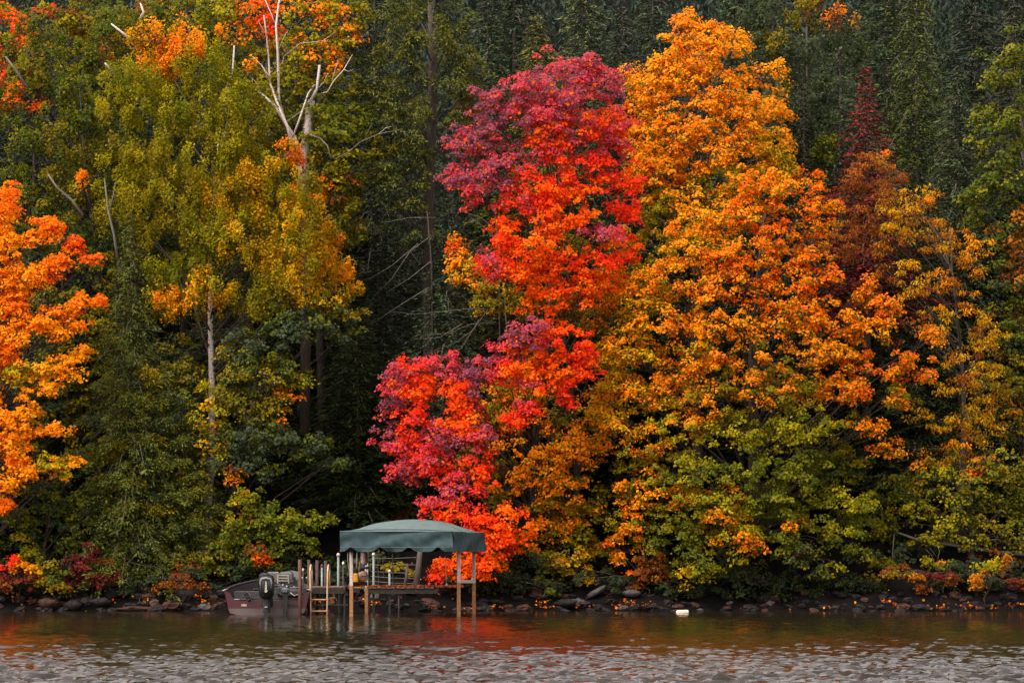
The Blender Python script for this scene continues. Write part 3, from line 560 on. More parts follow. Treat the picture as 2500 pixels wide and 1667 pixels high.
NAMED = {1: 'dark spruce just left of the pine trunk at the top edge', 2: 'dark spruce at the top edge between the pine and the small bright spruce top', 4: 'dark spruce behind the topmost tip of the scarlet crown', 5: 'spruce between the scarlet crown and the amber top',
         6: 'tall dark spruce left above the amber maple top', 7: 'dark spruce right above the amber maple top', 9: 'dark spruce at the top edge above the maroon spire', 11: 'shaded spruce right of the big olive spruce at the top', 12: 'dark spruce near the top right corner',
         13: 'shaded spruce between the maroon spire and the right edge birch', 17: 'dark spruce directly behind the bare white birch limbs', 25: 'shaded spruce behind the lower right of the golden crown', 26: 'low dark spruce in the gap above the boat canopy', 29: 'dark spruce behind the bare twigs in the gap',
         34: 'dark spruce showing through the yellow long leaved tree', 35: 'dark spruce behind the right side of the yellow tree', 38: 'dark spruce low behind the left edge orange boughs', 23: 'dark spruce behind the upswept orange boughs at the left'}
for i, (px, py, Y, rs, k) in enumerate(bgc):
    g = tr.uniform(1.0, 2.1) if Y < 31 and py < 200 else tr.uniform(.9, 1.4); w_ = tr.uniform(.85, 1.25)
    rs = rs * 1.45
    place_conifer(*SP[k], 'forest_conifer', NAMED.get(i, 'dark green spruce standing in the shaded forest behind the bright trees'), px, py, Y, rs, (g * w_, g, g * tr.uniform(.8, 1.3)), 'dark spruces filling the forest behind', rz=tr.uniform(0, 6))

# ---- bare white birch limbs
dead = empty('dead_birch', tuple(W(700, 1000, 12.6)), label='bare dead white birch with forked broken limbs against the dark pine', cat='tree')
o3 = W(700, 1000, 12.6)
def limb(name, pts, r0, r1, mt='palebark', Y=12.2, bow=.0, parent=dead, org=o3, n=6):
    q = [W(x, y, Y + bow * math.sin(i * 1.3 + x * .01)) - org for i, (x, y) in enumerate(pts)]; m = len(q)
    return MB().tube(q, [r0 + (r1 - r0) * i / (m - 1) for i in range(m)], n).build(name, M[mt], parent, True)
limb('lower_trunk', [(700, 1000), (703, 700), (698, 480), (697, 420)], .19, .15, 'bark', 12.6, .05, n=8)
limb('trunk', [(697, 425), (695, 370), (706, 300), (712, 245), (716, 232)], .19, .13, 'palebark', 12.6, .05, n=8)
limb('limb', [(690, 375), (678, 318), (655, 283), (632, 245), (600, 215), (585, 205)], 0.080, 0.026, bow=.25)
limb('limb', [(655, 282), (641, 235), (640, 180), (638, 120), (634, 60), (640, 10), (648, -25)], 0.060, 0.026, bow=.2)
limb('limb', [(672, 345), (660, 290), (640, 245), (620, 190), (617, 130), (612, 80), (606, 36)], 0.056, 0.021, bow=-.3)
limb('limb', [(618, 175), (600, 150), (580, 130)], 0.024, 0.011, bow=.2)
limb('limb', [(634, 60), (622, 30), (606, -6)], 0.024, 0.013)
limb('limb', [(645, 175), (652, 130), (690, 100), (740, 95), (770, 75)], 0.016, 0.006, bow=.4)
limb('limb', [(712, 235), (728, 205), (734, 150)], 0.060, 0.041, bow=.2)
limb('limb', [(672, 318), (690, 268), (708, 215), (722, 195)], 0.036, 0.022, bow=-.2)
limb('limb', [(738, 215), (752, 212), (768, 185), (790, 160), (810, 125)], 0.028, 0.011, bow=.3)
limb('limb', [(762, 192), (770, 160), (777, 138)], 0.014, 0.007)
limb('limb', [(712, 310), (735, 318), (752, 335), (758, 358), (770, 366), (800, 350), (830, 325), (870, 308), (925, 297)], 0.028, 0.012, 'greybark', 11.6, .2)
limb('limb', [(838, 320), (846, 300), (855, 285)], 0.012, 0.006, 'greybark', 11.6)
for k, (lab, pts) in enumerate([('thin pale dead stem curving beside the golden birch crown', [(512, 265), (522, 200), (535, 160), (538, 105)]), ('short pale broken stub at the top beyond the orange birch', [(322, 45), (330, 28), (322, 8)]),
                 ('pale bent dead branch above the golden crown', [(305, 95), (280, 75), (255, 55)]), ('pale forked stems low in the green birch', [(275, 620), (262, 540), (248, 480), (240, 410)]),
                 ('grey leaning dead stem at the far left under green leaves', [(190, 495), (165, 460), (130, 430), (110, 400)]), ('small pale diagonal dead limb left of the golden crown', [(265, 175), (250, 155), (240, 145)]), ('grey curved dead stem at the upper left', [(60, 200), (35, 160), (12, 130)])]):
    org = W(pts[0][0], pts[0][1], 10.2); e = empty('bare_snag', tuple(org), label=lab, cat='dead tree')
    limb('stem', pts, .055, .025, 'palebark' if k in (0, 1, 2, 5) else 'greybark', 9.4 if k in (0, 3, 4) else 9.0, .1, e, org)
    if k == 3: limb('stem', [(252, 490), (262, 440), (268, 408)], .03, .018, 'greybark', 9.3, 0, e, org)
for pts in ([(600, 215), (590, 190), (578, 180)], [(640, 10), (655, -8), (668, -20)], [(638, 120), (650, 90), (662, 70)], [(620, 190), (608, 165), (602, 150)], [(790, 160), (800, 165), (812, 160)], [(728, 205), (744, 190), (752, 170)], [(870, 308), (885, 295), (900, 290)], [(655, 283), (700, 250), (720, 246)], [(612, 80), (600, 62), (594, 50)]):
    limb('twig', pts, .012, .005, n=4)
# bare sweeping twigs in the dark gap
for k, (lab, segs) in enumerate([('pale bare lower boughs fanning out beside the scarlet maple', [[(1160, 715), (1090, 708), (1010, 716), (950, 722), (900, 715)], [(1120, 712), (1085, 760), (1040, 790), (980, 810)], [(1140, 740), (1080, 745), (1030, 765), (960, 770)], [(1060, 745), (1010, 775), (950, 780)], [(1100, 735), (1060, 800), (1000, 830)]]),
                 ('bare grey twigs sweeping down left in the dark gap', [[(985, 545), (940, 580), (900, 640), (860, 680)], [(990, 600), (940, 640), (890, 670)], [(960, 560), (900, 610), (850, 640)], [(985, 660), (920, 700), (860, 740)], [(1000, 500), (940, 500), (880, 512)]]),
                 ('bare twigs above the orange sprig left of the red crown', [[(1140, 530), (1105, 500), (1060, 485)], [(1145, 560), (1110, 520), (1080, 500)]])]):
    org = W(segs[0][0][0], segs[0][0][1], 11.8); e = empty('bare_tree', tuple(org), label=lab, cat='dead tree'); xx_ = segs[0][0][0]
    limb('trunk', [(xx_ + 14, 1220), (xx_ + 6, segs[0][0][1] + 60), (xx_ - 4, segs[0][0][1] - 60)], .04, .02, 'bark', 12.4, .05, e, org, 6)
    for s_ in segs: limb('twig', s_, .013, .004, 'greybark', 11.6, .2, e, org, 4)

# ---- shore shrubs
def shrub(name, label, txt, Y, **k):
    rows = parse(txt); bx = sum(q[0] for q in rows) / len(rows)
    k.setdefault('tw', 4); k.setdefault('leaf', .085); k.setdefault('cr', .19); k.setdefault('dens', 1.3)
    return tree(name, label, txt, Y, bx, depth=.5, trunk_r=.025, cat='shrub', back=0, cname='foliage', baseY=Y, **k)
shrub('red_shrub', 'crimson shrub with yellow leaves at the far left shore', "20 1300 34 24 rs,rd;60 1330 34 20 rs,br;15 1340 34 20 br,rs;75 1275 34 18 yg,ye;50 1300 30 18 oy,yb;90 1310 26 20 ye,yg;-30 1320 40 30 rs", 7.6, seed=81)
shrub('red_shrub', 'dark red shrub between the left shore and the olive hemlock', "185 1290 30 24 rs,mr;210 1310 26 20 br,rs;225 1335 26 18 rs,mr;170 1330 26 18 mr,rs;240 1290 16 14 br;150 1300 26 24 mr,dg;200 1265 20 20 rs,mr;255 1320 20 12 rs", 7.7, seed=82)
shrub('green_shrub', 'small green shrub between the two crimson shore shrubs', "130 1330 30 22 gr,ol;120 1300 26 22 dg,ol;150 1345 24 12 ol,yb;100 1345 24 12 ol", 7.5, seed=83)
shrub('brown_shrub', 'rust brown low shrub beside the rocks left of the boat', "420 1330 30 18 br,mr;460 1345 26 14 br,dg;380 1345 22 12 br,ol;445 1310 26 16 dg,br;350 1335 20 14 dg,rs", 7.6, seed=84, gap=.4)
shrub('rust_sapling', 'rust orange sapling drooping to the bank beneath the big maple', "1495 1290 34 28 br,yb;1470 1315 26 16 br,rx;1510 1318 24 14 br,yb;1400 1250 22 14 br,rx;1450 1345 16 10 br", 8.4, seed=85)
shrub('yellow_sapling', 'bright yellow young maple sprig at the right shore', "2300 1285 20 18 yb,yo;2265 1300 24 12 yo,yb;2245 1325 20 22 yb,ye;2240 1340 10 12 yb;2285 1300 18 10 yo", 7.0, seed=86, leaf=.09)
shrub('orange_shrub', 'dim orange and olive shrub left of the yellow sprig on the right shore', "2060 1310 30 18 br,ol;2105 1325 20 14 yb,br;2040 1318 16 12 yo,ol;2165 1315 30 18 br,mr;2190 1325 18 12 br;2120 1345 14 8 br;2320 1335 20 12 br,mr;2140 1290 26 14 ol,yb;2345 1345 16 20 br,mr", 7.5, seed=87, gap=.3)
shrub('low_green_tree', 'dark green bough drooping to the bank at the centre', "1250 1315 26 14 gr,dg;1225 1280 22 20 dg,gr;1290 1285 40 26 ol,dg;1350 1330 14 10 ye,or;1470 1340 12 10 or", 8.6, seed=88)

DK = 'ev,dg'
for k_, (lab, tx_) in enumerate([('dark green brush hiding the bank right of the leafy walkway', '1140 1340 40 22 %s;1200 1335 40 24 %s;1270 1345 40 18 %s;1100 1325 30 20 %s'), ('shaded brush below the pale slanting boulder and rust sapling', '1340 1330 30 18 %s;1400 1340 34 16 %s;1540 1345 40 20 %s;1600 1350 40 18 %s;1560 1368 30 10 %s'),
        ('black green brush under the green boughs of the big maple', '1660 1335 44 28 %s;1730 1330 44 30 %s;1800 1340 44 24 %s;1700 1365 50 12 %s;1790 1368 44 10 %s'), ('dark brush between the big maple and the orange shrub', '1870 1335 44 26 %s;1940 1330 44 28 %s;2000 1345 36 20 %s;1900 1362 40 12 %s;1970 1366 30 10 %s'),
        ('dark brush behind the yellow sprig at the right edge', '2210 1310 40 26 %s;2270 1340 40 20 %s;2330 1310 36 26 %s;2160 1345 40 14 %s;2380 1340 40 30 %s'), ('dark brush behind the boat and dock ladder', '560 1310 40 26 %s;640 1325 44 24 %s;720 1320 44 28 %s;800 1330 44 24 %s;680 1350 50 14 %s;500 1345 30 14 %s'),
        ('dark brush at the left shore behind the crimson shrubs', '20 1345 40 16 %s;100 1350 40 12 %s;290 1345 40 16 %s;340 1355 40 10 %s;180 1352 40 10 %s')]):
    shrub('shade_shrub', lab, tx_.replace('%s', DK), 8.1, seed=120 + k_, dens=1.0)
# ---- shaded undergrowth on the slope (nobody could count it)
r = np.random.default_rng(91); m = 1700
x = r.uniform(-27, 27, m); y = 8.0 + 22 * r.random(m) ** 1.5; z = gz(x, y)
lb = [(np.array((x[i], y[i], z[i] + .25)), (r.uniform(.4, .9), .5, r.uniform(.3, .7)), [['dg', 'ev', 'gg', 'ol', 'br', 'ev', 'dg', 'gr'][r.integers(8)]], .7) for i in range(0, m, 5)]
fo, _ = foliage(lb, 'maple', .7, .13, .30, None, 92)
tag(link('undergrowth', fmesh('undergrowth', fo, M['leaf'])), 'dark green undergrowth covering the shaded slope under the trees', kind='stuff')
# far wooded slope as one mass of conifers beyond the countable ones
vs = []; r = np.random.default_rng(95)
P = []; N = []; T = []; L = []; C = []
for i in range(620):
    x0 = r.uniform(-32, 32); y0 = 33 + 40 * r.random() ** 1.2; z0 = float(gz(x0, y0)); H = r.uniform(11, 15); n = 150
    f = r.random(n) ** .8; a = r.uniform(0, 6.28, n); rr = 2.6 * (1 - f) * r.uniform(.5, 1.05, n)
    P.append(np.stack([x0 + rr * np.cos(a), y0 + rr * np.sin(a), z0 + f * H], 1)); N.append(np.stack([np.cos(a), np.sin(a), np.full(n, .8)], 1) + r.normal(size=(n, 3)) * .4)
    T.append(np.stack([np.cos(a), np.sin(a), np.full(n, -.5)], 1)); L.append(r.uniform(.25, .5, n)); C.append(np.tile(PAL['ev'][0], (n, 1)) * r.uniform(.7, 1.3, (n, 1)))
P, N, T, L, C = map(np.concatenate, (P, N, T, L, C))
tag(link('far_forest', leaf_mesh('far_forest', P, N, T, L, L * .3, C, M['needle'])), 'dark mass of evergreens covering the upper hillside', kind='stuff')
print('LEAVES', NLEAF)

# ================================================================ SHORE
def stone_mesh(seed, m):
    r = random.Random(seed); mb = MB(); V = []; n = 7
    for j, ph in enumerate((-.9, -.45, .1, .55, 1.0)):
        for k in range(n):
            a = 2 * math.pi * k / n + j * .3; rr = math.cos(ph) * r.uniform(.8, 1.15) if j < 4 else .35 * r.uniform(.7, 1.2)
            V.append((rr * math.cos(a), rr * math.sin(a) * .8, math.sin(ph) * r.uniform(.55, .75)))
    Fc = [(i * n + k, i * n + (k + 1) % n, (i + 1) * n + (k + 1) % n, (i + 1) * n + k) for i in range(4) for k in range(n)] + [tuple(reversed(range(n))), tuple(range(4 * n, 5 * n))]
    mb.add(V, Fc); return mb.mesh('stone', m)
ST = [stone_mesh(i, M[['stone', 'stone', 'stone', 'stone2', 'stone', 'stone3', 'stone', 'stone2']][i % 8] if False else M[['stone', 'stone', 'stone', 'stone2', 'stone', 'stone3', 'stone', 'stone2'][i % 8]]) for i in range(12)]
r = random.Random(77)
for i in range(285):
    x = r.uniform(-17, 17); left = x < -8
    d = r.random() ** 1.3 * 1.5 - .12
    y = 6.55 + .35 * math.sin(x * .31) + .22 * math.sin(x * .83 + 1) + d; s = r.uniform(.10, .24) * (1.25 if left else 1)
    if r.random() < .12: s *= 1.6
    o = link('stone', ST[r.randrange(12)], bank); z = float(gz(x, y))
    o.location = (x, y - 6.6, z + s * .15); o.scale = (s * r.uniform(.9, 1.5), s, s * r.uniform(.6, 1.1)); o.rotation_euler = (r.uniform(-.3, .3), r.uniform(-.3, .3), r.uniform(0, 6))
def boulder(label, px, py, Y, sx_, sy_, sz_, m, seed, rot=(0, 0, 0)):
    me = stone_mesh(seed, M[m]); me.shade_smooth(); o = link('boulder', me); tag(o, label, 'boulder')
    o.location = W(px, py, Y); o.scale = (sx_, sy_, sz_); o.rotation_euler = rot
boulder('rust brown flat boulder on the left shore beneath crimson shrub', 112, 1385, 7.0, .40, .35, .30, 'stone2', 201)
boulder('dark rounded boulder right of the rust brown one', 168, 1390, 6.9, .28, .3, .30, 'stone', 202)
boulder('low pinkish slab half under water on the left shore', 312, 1398, 6.6, .62, .4, .16, 'stone2', 203)
boulder('large bluish dark boulder under the rust brown shrub', 430, 1358, 7.4, .42, .4, .42, 'stone3', 204)
boulder('black wet boulder on the left shore next to fallen leaves', 232, 1382, 6.9, .36, .35, .26, 'stone', 205)
boulder('pale slanting boulder on the bank beneath the rust sapling', 1368, 1360, 7.6, .42, .3, .17, 'stone3', 206, (0, -.55, 0))
boulder('broad dark boulder at the waterline centre of the bank', 1300, 1385, 6.9, .4, .35, .25, 'stone', 207)
boulder('grey boulder half lit on the bank right of the slanting one', 1450, 1362, 7.5, .3, .3, .22, 'stone3', 208)
boulder('squat grey boulder on the bank at the right shore', 2130, 1370, 7.3, .3, .3, .2, 'stone3', 209)
# fallen leaves on the bank
r = np.random.default_rng(5); cl = [(40, 1375, 22, 10), (75, 1385, 14, 8), (285, 1365, 18, 8), (330, 1375, 20, 8), (455, 1365, 14, 8), (470, 1380, 20, 8), (250, 1380, 18, 8), (860, 1382, 22, 6), (760, 1382, 14, 6), (725, 1382, 10, 6), (1000, 1393, 20, 6), (1080, 1398, 14, 6), (1150, 1396, 20, 7), (1240, 1388, 20, 8), (1325, 1390, 40, 6), (1270, 1395, 30, 6),
     (1450, 1386, 24, 7), (1480, 1390, 16, 6), (1420, 1391, 16, 6), (1590, 1368, 4, 3), (1680, 1372, 4, 3), (2060, 1388, 12, 7), (2110, 1396, 20, 6), (2155, 1392, 20, 8), (2210, 1390, 22, 8), (2240, 1395, 12, 6), (2275, 1394, 9, 8), (2320, 1390, 14, 7), (2345, 1388, 10, 7), (1910, 1395, 24, 4), (2030, 1378, 14, 5)]
P = []; C = []
for (px, py, a, b_) in cl:
    n = int(a * b_ * .10) + 2; s = 7.0 + 0
    for _ in range(n):
        p = W(px + r.normal() * a * .6, py + r.normal() * b_ * .6, 6.9); sh = 6.6 + .35 * math.sin(p[0] * .31) + .22 * math.sin(p[0] * .83 + 1)
        yy = sh + max(0.05, p[2] / .5); P.append((p[0], yy - .25, max(.03, float(gz(p[0], yy - .25)) + .14))); C.append(PAL[['or', 'br', 'yb', 'rx', 'br', 'rs', 'br'][r.integers(7)]][r.integers(2)])
n0 = 260; xs_ = r.uniform(-17, 17, n0); ys_ = 6.7 + r.random(n0) * 3
for i in range(n0):
    P.append((xs_[i], ys_[i], float(gz(xs_[i], ys_[i])) + .06)); C.append(PAL[['br', 'or', 'yb', 'br', 'mr', 'rs'][r.integers(6)]][0])
P = np.array(P); n = len(P)
tag(link('fallen_leaves', leaf_mesh('fallen_leaves', P, r.normal(size=(n, 3)) * .5 + np.array([0, -.5, .6]), r.normal(size=(n, 3)), r.uniform(.06, .11, n), r.uniform(.05, .09, n), np.array(C), M['leaf'])), 'orange and red fallen leaves caught along the waterline', kind='stuff')
# branches and a fallen trunk at the right shore
def deadwood(label, segs, Y, r0, m='greybark', name='fallen_branch', rr=.4):
    org = W(segs[0][0][0], segs[0][0][1], Y); e = empty(name, tuple(org), label=label, cat='branch')
    for i, s_ in enumerate(segs):
        k = r0 if i == 0 else r0 * rr; limb('limb', s_, k, k * .45, m, Y, .15, e, org, 5)
deadwood('long grey fallen trunk lying across the dark right bank', [[(2390, 1275), (2300, 1268), (2180, 1250), (2110, 1240), (2040, 1215)], [(2180, 1250), (2150, 1235), (2110, 1228)], [(2240, 1258), (2262, 1235), (2290, 1245)]], 9.0, .075)
deadwood('pale crooked twigs standing under the olive tree on the right bank', [[(2150, 1300), (2158, 1265), (2150, 1245)], [(2158, 1265), (2172, 1240)], [(2152, 1280), (2136, 1258)], [(2148, 1300), (2140, 1275), (2128, 1262)]], 8.6, .02, rr=.7)
deadwood('pale curved branch end sticking out at the right edge', [[(2240, 1243), (2290, 1238), (2330, 1250), (2370, 1262)], [(2290, 1238), (2280, 1224)]], 8.8, .028)
deadwood('grey upright sapling stem on the right bank', [[(2052, 1330), (2050, 1270), (2054, 1225)]], 8.9, .03)
deadwood('thin dead twigs below the hemlock left of the boat', [[(285, 1330), (295, 1290), (330, 1260), (380, 1240)], [(295, 1290), (340, 1300), (390, 1320)], [(290, 1310), (320, 1335)], [(280, 1330), (272, 1365)], [(300, 1340), (316, 1368)]], 8.0, .022, rr=.7)
deadwood('pale broken stem leaning down the bank behind the canopy', [[(1195, 1335), (1240, 1345), (1300, 1375)], [(1240, 1345), (1280, 1340)]], 8.2, .035)

# ================================================================ DOCK, LIFT, BOAT  (photo 2500 px readings from here)
def Q(px, py, Y): return W(px, py, Y, False)
def pole(name, label, px, ptop, Y, rad, m, cap=None, cat='post', lean=0, zb=-.6, group=None):
    p = Q(px, ptop, Y); e = empty(name, (p[0], Y, zb), label=label, cat=cat, group=group)
    MB().tube([(0, 0, 0), (lean * .5, 0, (p[2] - zb) * .5), (lean, 0, p[2] - zb)], rad, 10).build('pipe', M[m], e, True)
    if cap: MB().lathe([(rad * .9, 0), (rad * 1.5, .015), (rad * 1.45, .05), (rad * .8, .09), (.004, .10)], (lean, 0, p[2] - zb), 10).build('cap', M[cap], e, True)
    return e
pole('dock_post', 'stout red brown pipe post nearest the boat', 732, 1365, -.6, .055, 'rust', zb=-.8)
pole('dock_post', 'dull brown pipe post behind the left ladder rail', 754, 1366, 2.6, .05, 'dull')
pole('dock_post', 'dull brown pipe post midway between the ladder rails', 774, 1367, 3.2, .05, 'dull')
pole('dock_post', 'dull brown pipe post behind the right ladder rail', 795, 1368, 3.0, .05, 'dull')
pole('dock_post', 'short grey green pipe post between the ladder rails', 786, 1384, 2.2, .033, 'galv', 'rust')
pole('dock_post', 'tall grey green pipe post with knob cap right of the ladder', 826, 1357, 1.6, .038, 'galv', 'cap')
pole('dock_post', 'dark thin pipe post with round pale cap beside the lift post', 838, 1378, 2.4, .026, 'blackm', 'white')
pole('dock_post', 'tall pale green pipe post on the leafy walkway', 912, 1356, 4.2, .038, 'galv', 'cap')
pole('dock_post', 'short pale green pipe post on the leafy walkway', 951, 1397, 4.4, .036, 'galv', 'cap')
pole('dock_post', 'low pale cap pipe just right of the red brown post', 740, 1394, 2.0, .022, 'blackm', 'cap')
# left dock section
dk = empty('dock', (0, 0, 0), label='low plank dock section behind the ladder', cat='dock')
x0, x1, zt = Q(743, 0, .2)[0], Q(838, 0, .2)[0], Q(0, 1432, .2)[2]
n = 22; y = .25
pl = MB().box((0, 0, 0), (x1 - x0, .14, .035), bev=.006).mesh('plank', M['wood'])
for i in range(n):
    o = link('plank', pl, dk); o.location = ((x0 + x1) / 2, y + i * .152, zt - .018 + .004 * math.sin(i * 2.3)); o.rotation_euler = (0, 0, .006 * math.sin(i * 5))
MB().box(((x0 + x1) / 2, .19, zt - .12), (x1 - x0 + .04, .04, .17)).build('front_beam', M['darkwood'], dk)
MB().box(((x0 + x1) / 2, .19, .30), (x1 - x0 + .3, .05, .05)).build('cross_brace', M['darkwood'], dk)
for xx in (x0 + .06, x1 - .06):
    MB().box((xx, 1.9, zt - .12), (.05, 3.3, .17)).build('side_beam', M['darkwood'], dk)
for xx in (x0 + .02, x1 + .03): 
    for yy in (.3, 3.5): MB().tube([(xx, yy, -.8), (xx, yy, zt + .05)], .03, 8).build('leg', M['dull'], dk, True)
# walkway running to the bank on the right
wk = empty('walkway', (0, 0, 0), label='leaf strewn plank walkway running behind the lift to the bank', cat='dock')
xa, xb = x1 + .35, Q(1070, 0, 4.8)[0]; zt2 = Q(0, 1433, 4)[2]
pl2 = MB().box((0, 0, 0), (.14, 1.7, .035), bev=.006).mesh('plank', M['wood']); k = int((xb - xa) / .152)
for i in range(k):
    o = link('plank', pl2, wk); o.location = (xa + i * .152, 4.6, zt2 - .018 + .004 * math.sin(i * 1.9)); o.rotation_euler = (0, 0, .01 * math.sin(i * 3.3))
for yy in (3.80, 5.4): MB().box(((xa + xb) / 2, yy, zt2 - .12), (xb - xa, .05, .16)).build('side_beam', M['darkwood'], wk)
for xx in (xa + .3, (xa + xb) / 2): MB().tube([(xx, 3.85, -.6), (xx, 3.85, zt2 - .05)], .03, 8).build('leg', M['dull'], wk, True)
MB().box(((xa + x1) / 2 - .1, 3.3, zt2 - .02), (.9, .9, .035)).build('corner_board', M['wood'], wk)
r = np.random.default_rng(6); n = 1500; P = np.stack([xa + (xb - xa + .8) * r.random(n) ** .85, 3.8 + 1.5 * r.random(n), zt2 + .012 + .03 * r.random(n)], 1)
C = np.array([PAL[['br', 'mr', 'br', 'yb', 'mr', 'rs'][k]][k % 2] for k in r.integers(0, 6, n)])
tag(link('leaf_litter', leaf_mesh('leaf_litter', P, r.normal(size=(n, 3)) * .45 + np.array([0, -.4, .7]), r.normal(size=(n, 3)), r.uniform(.06, .12, n), r.uniform(.05, .09, n), C, M['leaf'])), 'rust and orange leaves lying thick on the walkway', kind='stuff')

# ladder
ld = empty('dock_ladder', (0, 0, 0), label='shiny tan swim ladder hooked over the dock edge', cat='ladder')
def rail(pxf, pxb, top, Yf):
    a = Q(pxf, 1395, Yf); bb = Q(pxb, 1432, .55); pts = [(a[0] - (pxf - 778) * .0012, Yf, -.55), (a[0] - (pxf - 778) * .0008, Yf, 0.3), (a[0], Yf, a[2])]
    zt_ = Q(0, top, 0)[2] - .03; yr = (.55 - Yf) / 2
    for i in range(1, 8):
        an = math.pi * i / 8; pts.append((a[0] + (bb[0] - a[0]) * i / 8, Yf + yr * (1 - math.cos(an)), a[2] + (zt_ - a[2]) * math.sin(an)))
    pts += [(bb[0], .55, a[2]), (bb[0], .55, zt)]
    MB().tube(pts, .027, 10).build('rail', M['ladder'], ld, True)
rail(757, 762, 1376, -.05); rail(800, 805, 1376, -.05)
for py in (1463, 1491, 1519):
    a, c = Q(758, py, -.05), Q(799, py, -.05); MB().box(((a[0] + c[0]) / 2, -.05, a[2]), (c[0] - a[0] + .02, .07, .045), bev=.012).build('rung', M['rung'], ld)

# boat lift with canopy
TH = R(-6); FL = Q(858, 1507, -2.8); FR = Q(1120, 1507, -2.8); BL = Q(895, 1489, 1.9); BR = Q(1157, 1497, 1.9)
lf = empty('boat_lift', (0, 0, 0), label='boat lift frame on four perforated metal posts under the canopy', cat='boat lift')
ztop = Q(0, 1340, -4)[2] + .15
for (p, Yp, st) in ((FL, -2.8, 1430), (FR, -2.8, 1422), (BL, 1.9, 1432), (BR, 1.9, 1424)):
    zs = Q(0, st, Yp)[2]; e = lf
    c = MB().box((p[0], Yp, (zs + ztop) / 2), (.105, .105, ztop - zs), bev=.012).build('post', M['alu'], e)
    MB().box((p[0], Yp, (zs - 1.2) / 2), (.110, .110, zs + 1.2), bev=.012).build('leg_tube', M['stain'], e)
    hm = MB()
    for i in range(9): hm.tube([(p[0], Yp - .0545, zs + .12 + i * .085), (p[0], Yp - .058, zs + .12 + i * .085)], .017, 8)
    hm.build('hole_row', M['white'] if Yp < 0 else M['blackm'], c)
def bar(name, a, b_, w_, h_, m):
    a, b_ = Vector(a), Vector(b_); d = b_ - a
    o = MB().box((0, 0, 0), (d.length, w_, h_), bev=.008).build(name, M[m], lf); o.location = (a + b_) / 2; o.rotation_euler = d.to_track_quat('X', 'Z').to_euler()
bar('side_beam', (FR[0] + .02, -2.7, Q(0, 1419, -2.8)[2]), (BR[0], 1.8, Q(0, 1419, 1.9)[2]), .06, .10, 'alu')
bar('side_beam', (FL[0], -2.7, Q(0, 1424, -2.8)[2]), (BL[0], 1.8, Q(0, 1424, 1.9)[2]), .06, .12, 'dull')
bar('cradle_beam', (FL[0], -2.7, -.15), (FR[0], -2.7, -.15), .1, .1, 'stain'); bar('cradle_beam', (BL[0], 1.8, -.12), (BR[0], 1.8, -.12), .1, .1, 'stain')
bar('top_rail', (FL[0], -2.8, ztop), (FR[0], -2.8, ztop), .05, .05, 'alu'); bar('top_rail', (BL[0], 1.9, ztop), (BR[0], 1.9, ztop), .05, .05, 'alu')
# canopy cloth: local x across (u), y along
cv = empty('lift_canopy', tuple(Q(965, 1345, -4.9)), 0, label='grey green fabric canopy with scalloped valance over the boat lift', cat='canopy')
cL, cR = Q(830, 1345, -4.9), Q(1104, 1345, -4.9); Yb = 2.4; bR = Q(1183, 1345, Yb); org = Q(965, 1345, -4.9)
Wd_ = cR[0] - cL[0]; sh = (bR[0] - cR[0]); LN = Yb + 4.9; zv = Q(0, 1297, -4.9)[2] - org[2]
def cpt(u, v): # u,v in 0..1 -> plan
    return (cL[0] - org[0] + Wd_ * u + sh * v, LN * v)
def topz(u, v):
    e = min(1, v / .30, (1 - v) / .30); e = math.sin(e * math.pi / 2) ** .8 
    return zv + .37 * (max(0, 1 - (2 * u - 1) ** 2)) ** .9 * e - .035 * e * abs(math.sin(v * math.pi * 3)) ** .7 + .012 * math.sin(u * 9 + v * 23) * e
rings = [[(*cpt(u / 28, v / 24), topz(u / 28, v / 24)) for u in range(29)] for v in range(25)]
MB().loft(rings, closed=False).build('top_sheet', M['paled'], cv, True)
def valance(name, pts, nsc, Lr, out, ph=.0, wr=.03):
    m = len(pts); rows = []
    for j in range(9):
        t_ = j / 8; row = []
        for i, (x_, y_) in enumerate(pts):
            s_ = i / (m - 1); q = (s_ * nsc + ph) % 1; q = min(q, 1 - q)
            drop = .59 - (.13 * math.exp(-(q / .16) ** 2) if nsc else .012 * math.sin(s_ * 20))
            fold = wr * t_ * (math.sin(s_ * 23 + t_ * 6 + 1) * .8 + math.sin(s_ * 47 - t_ * 9) * .5) + .03 * math.sin(s_ * 9 + t_ * 6)
            row.append((x_ + out[0] * (fold + .05 * t_) + (.03 * t_ * (1 if s_ > .97 else 0)) * (out[0] == 0), y_ + out[1] * (fold + .05 * t_), zv - drop * t_))
        rows.append(row)
    b2 = [[(p[0] - out[0] * .006, p[1] - out[1] * .006, p[2]) for p in row] for row in rows]
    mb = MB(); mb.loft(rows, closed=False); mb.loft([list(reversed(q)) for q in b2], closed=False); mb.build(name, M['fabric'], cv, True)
N_ = 96
valance('valance', [cpt(i / N_, 0) for i in range(N_ + 1)], 3.86, Wd_, (0, -1), .63, .035)
valance('valance', [cpt(i / N_, 1) for i in range(N_ + 1)], 3.86, Wd_, (0, 1), .63, .03)
valance('valance', [cpt(1, i / N_) for i in range(N_ + 1)], 0, LN, (1, 0), 0, .03)
valance('valance', [cpt(0, i / N_) for i in range(N_ + 1)], 0, LN, (-1, 0), 0, .03)
fr = MB()
for v in (0.02, .35, .65, .98):
    fr.tube([(*cpt(u / 12, v), topz(u / 12, v) - .05) for u in range(13)], .018, 6)
for u in (0.015, .985): fr.tube([(*cpt(u, 0.01), zv - .05), (*cpt(u, .99), zv - .05)], .018, 6)
fr.build('bow_frame', M['alu'], cv)
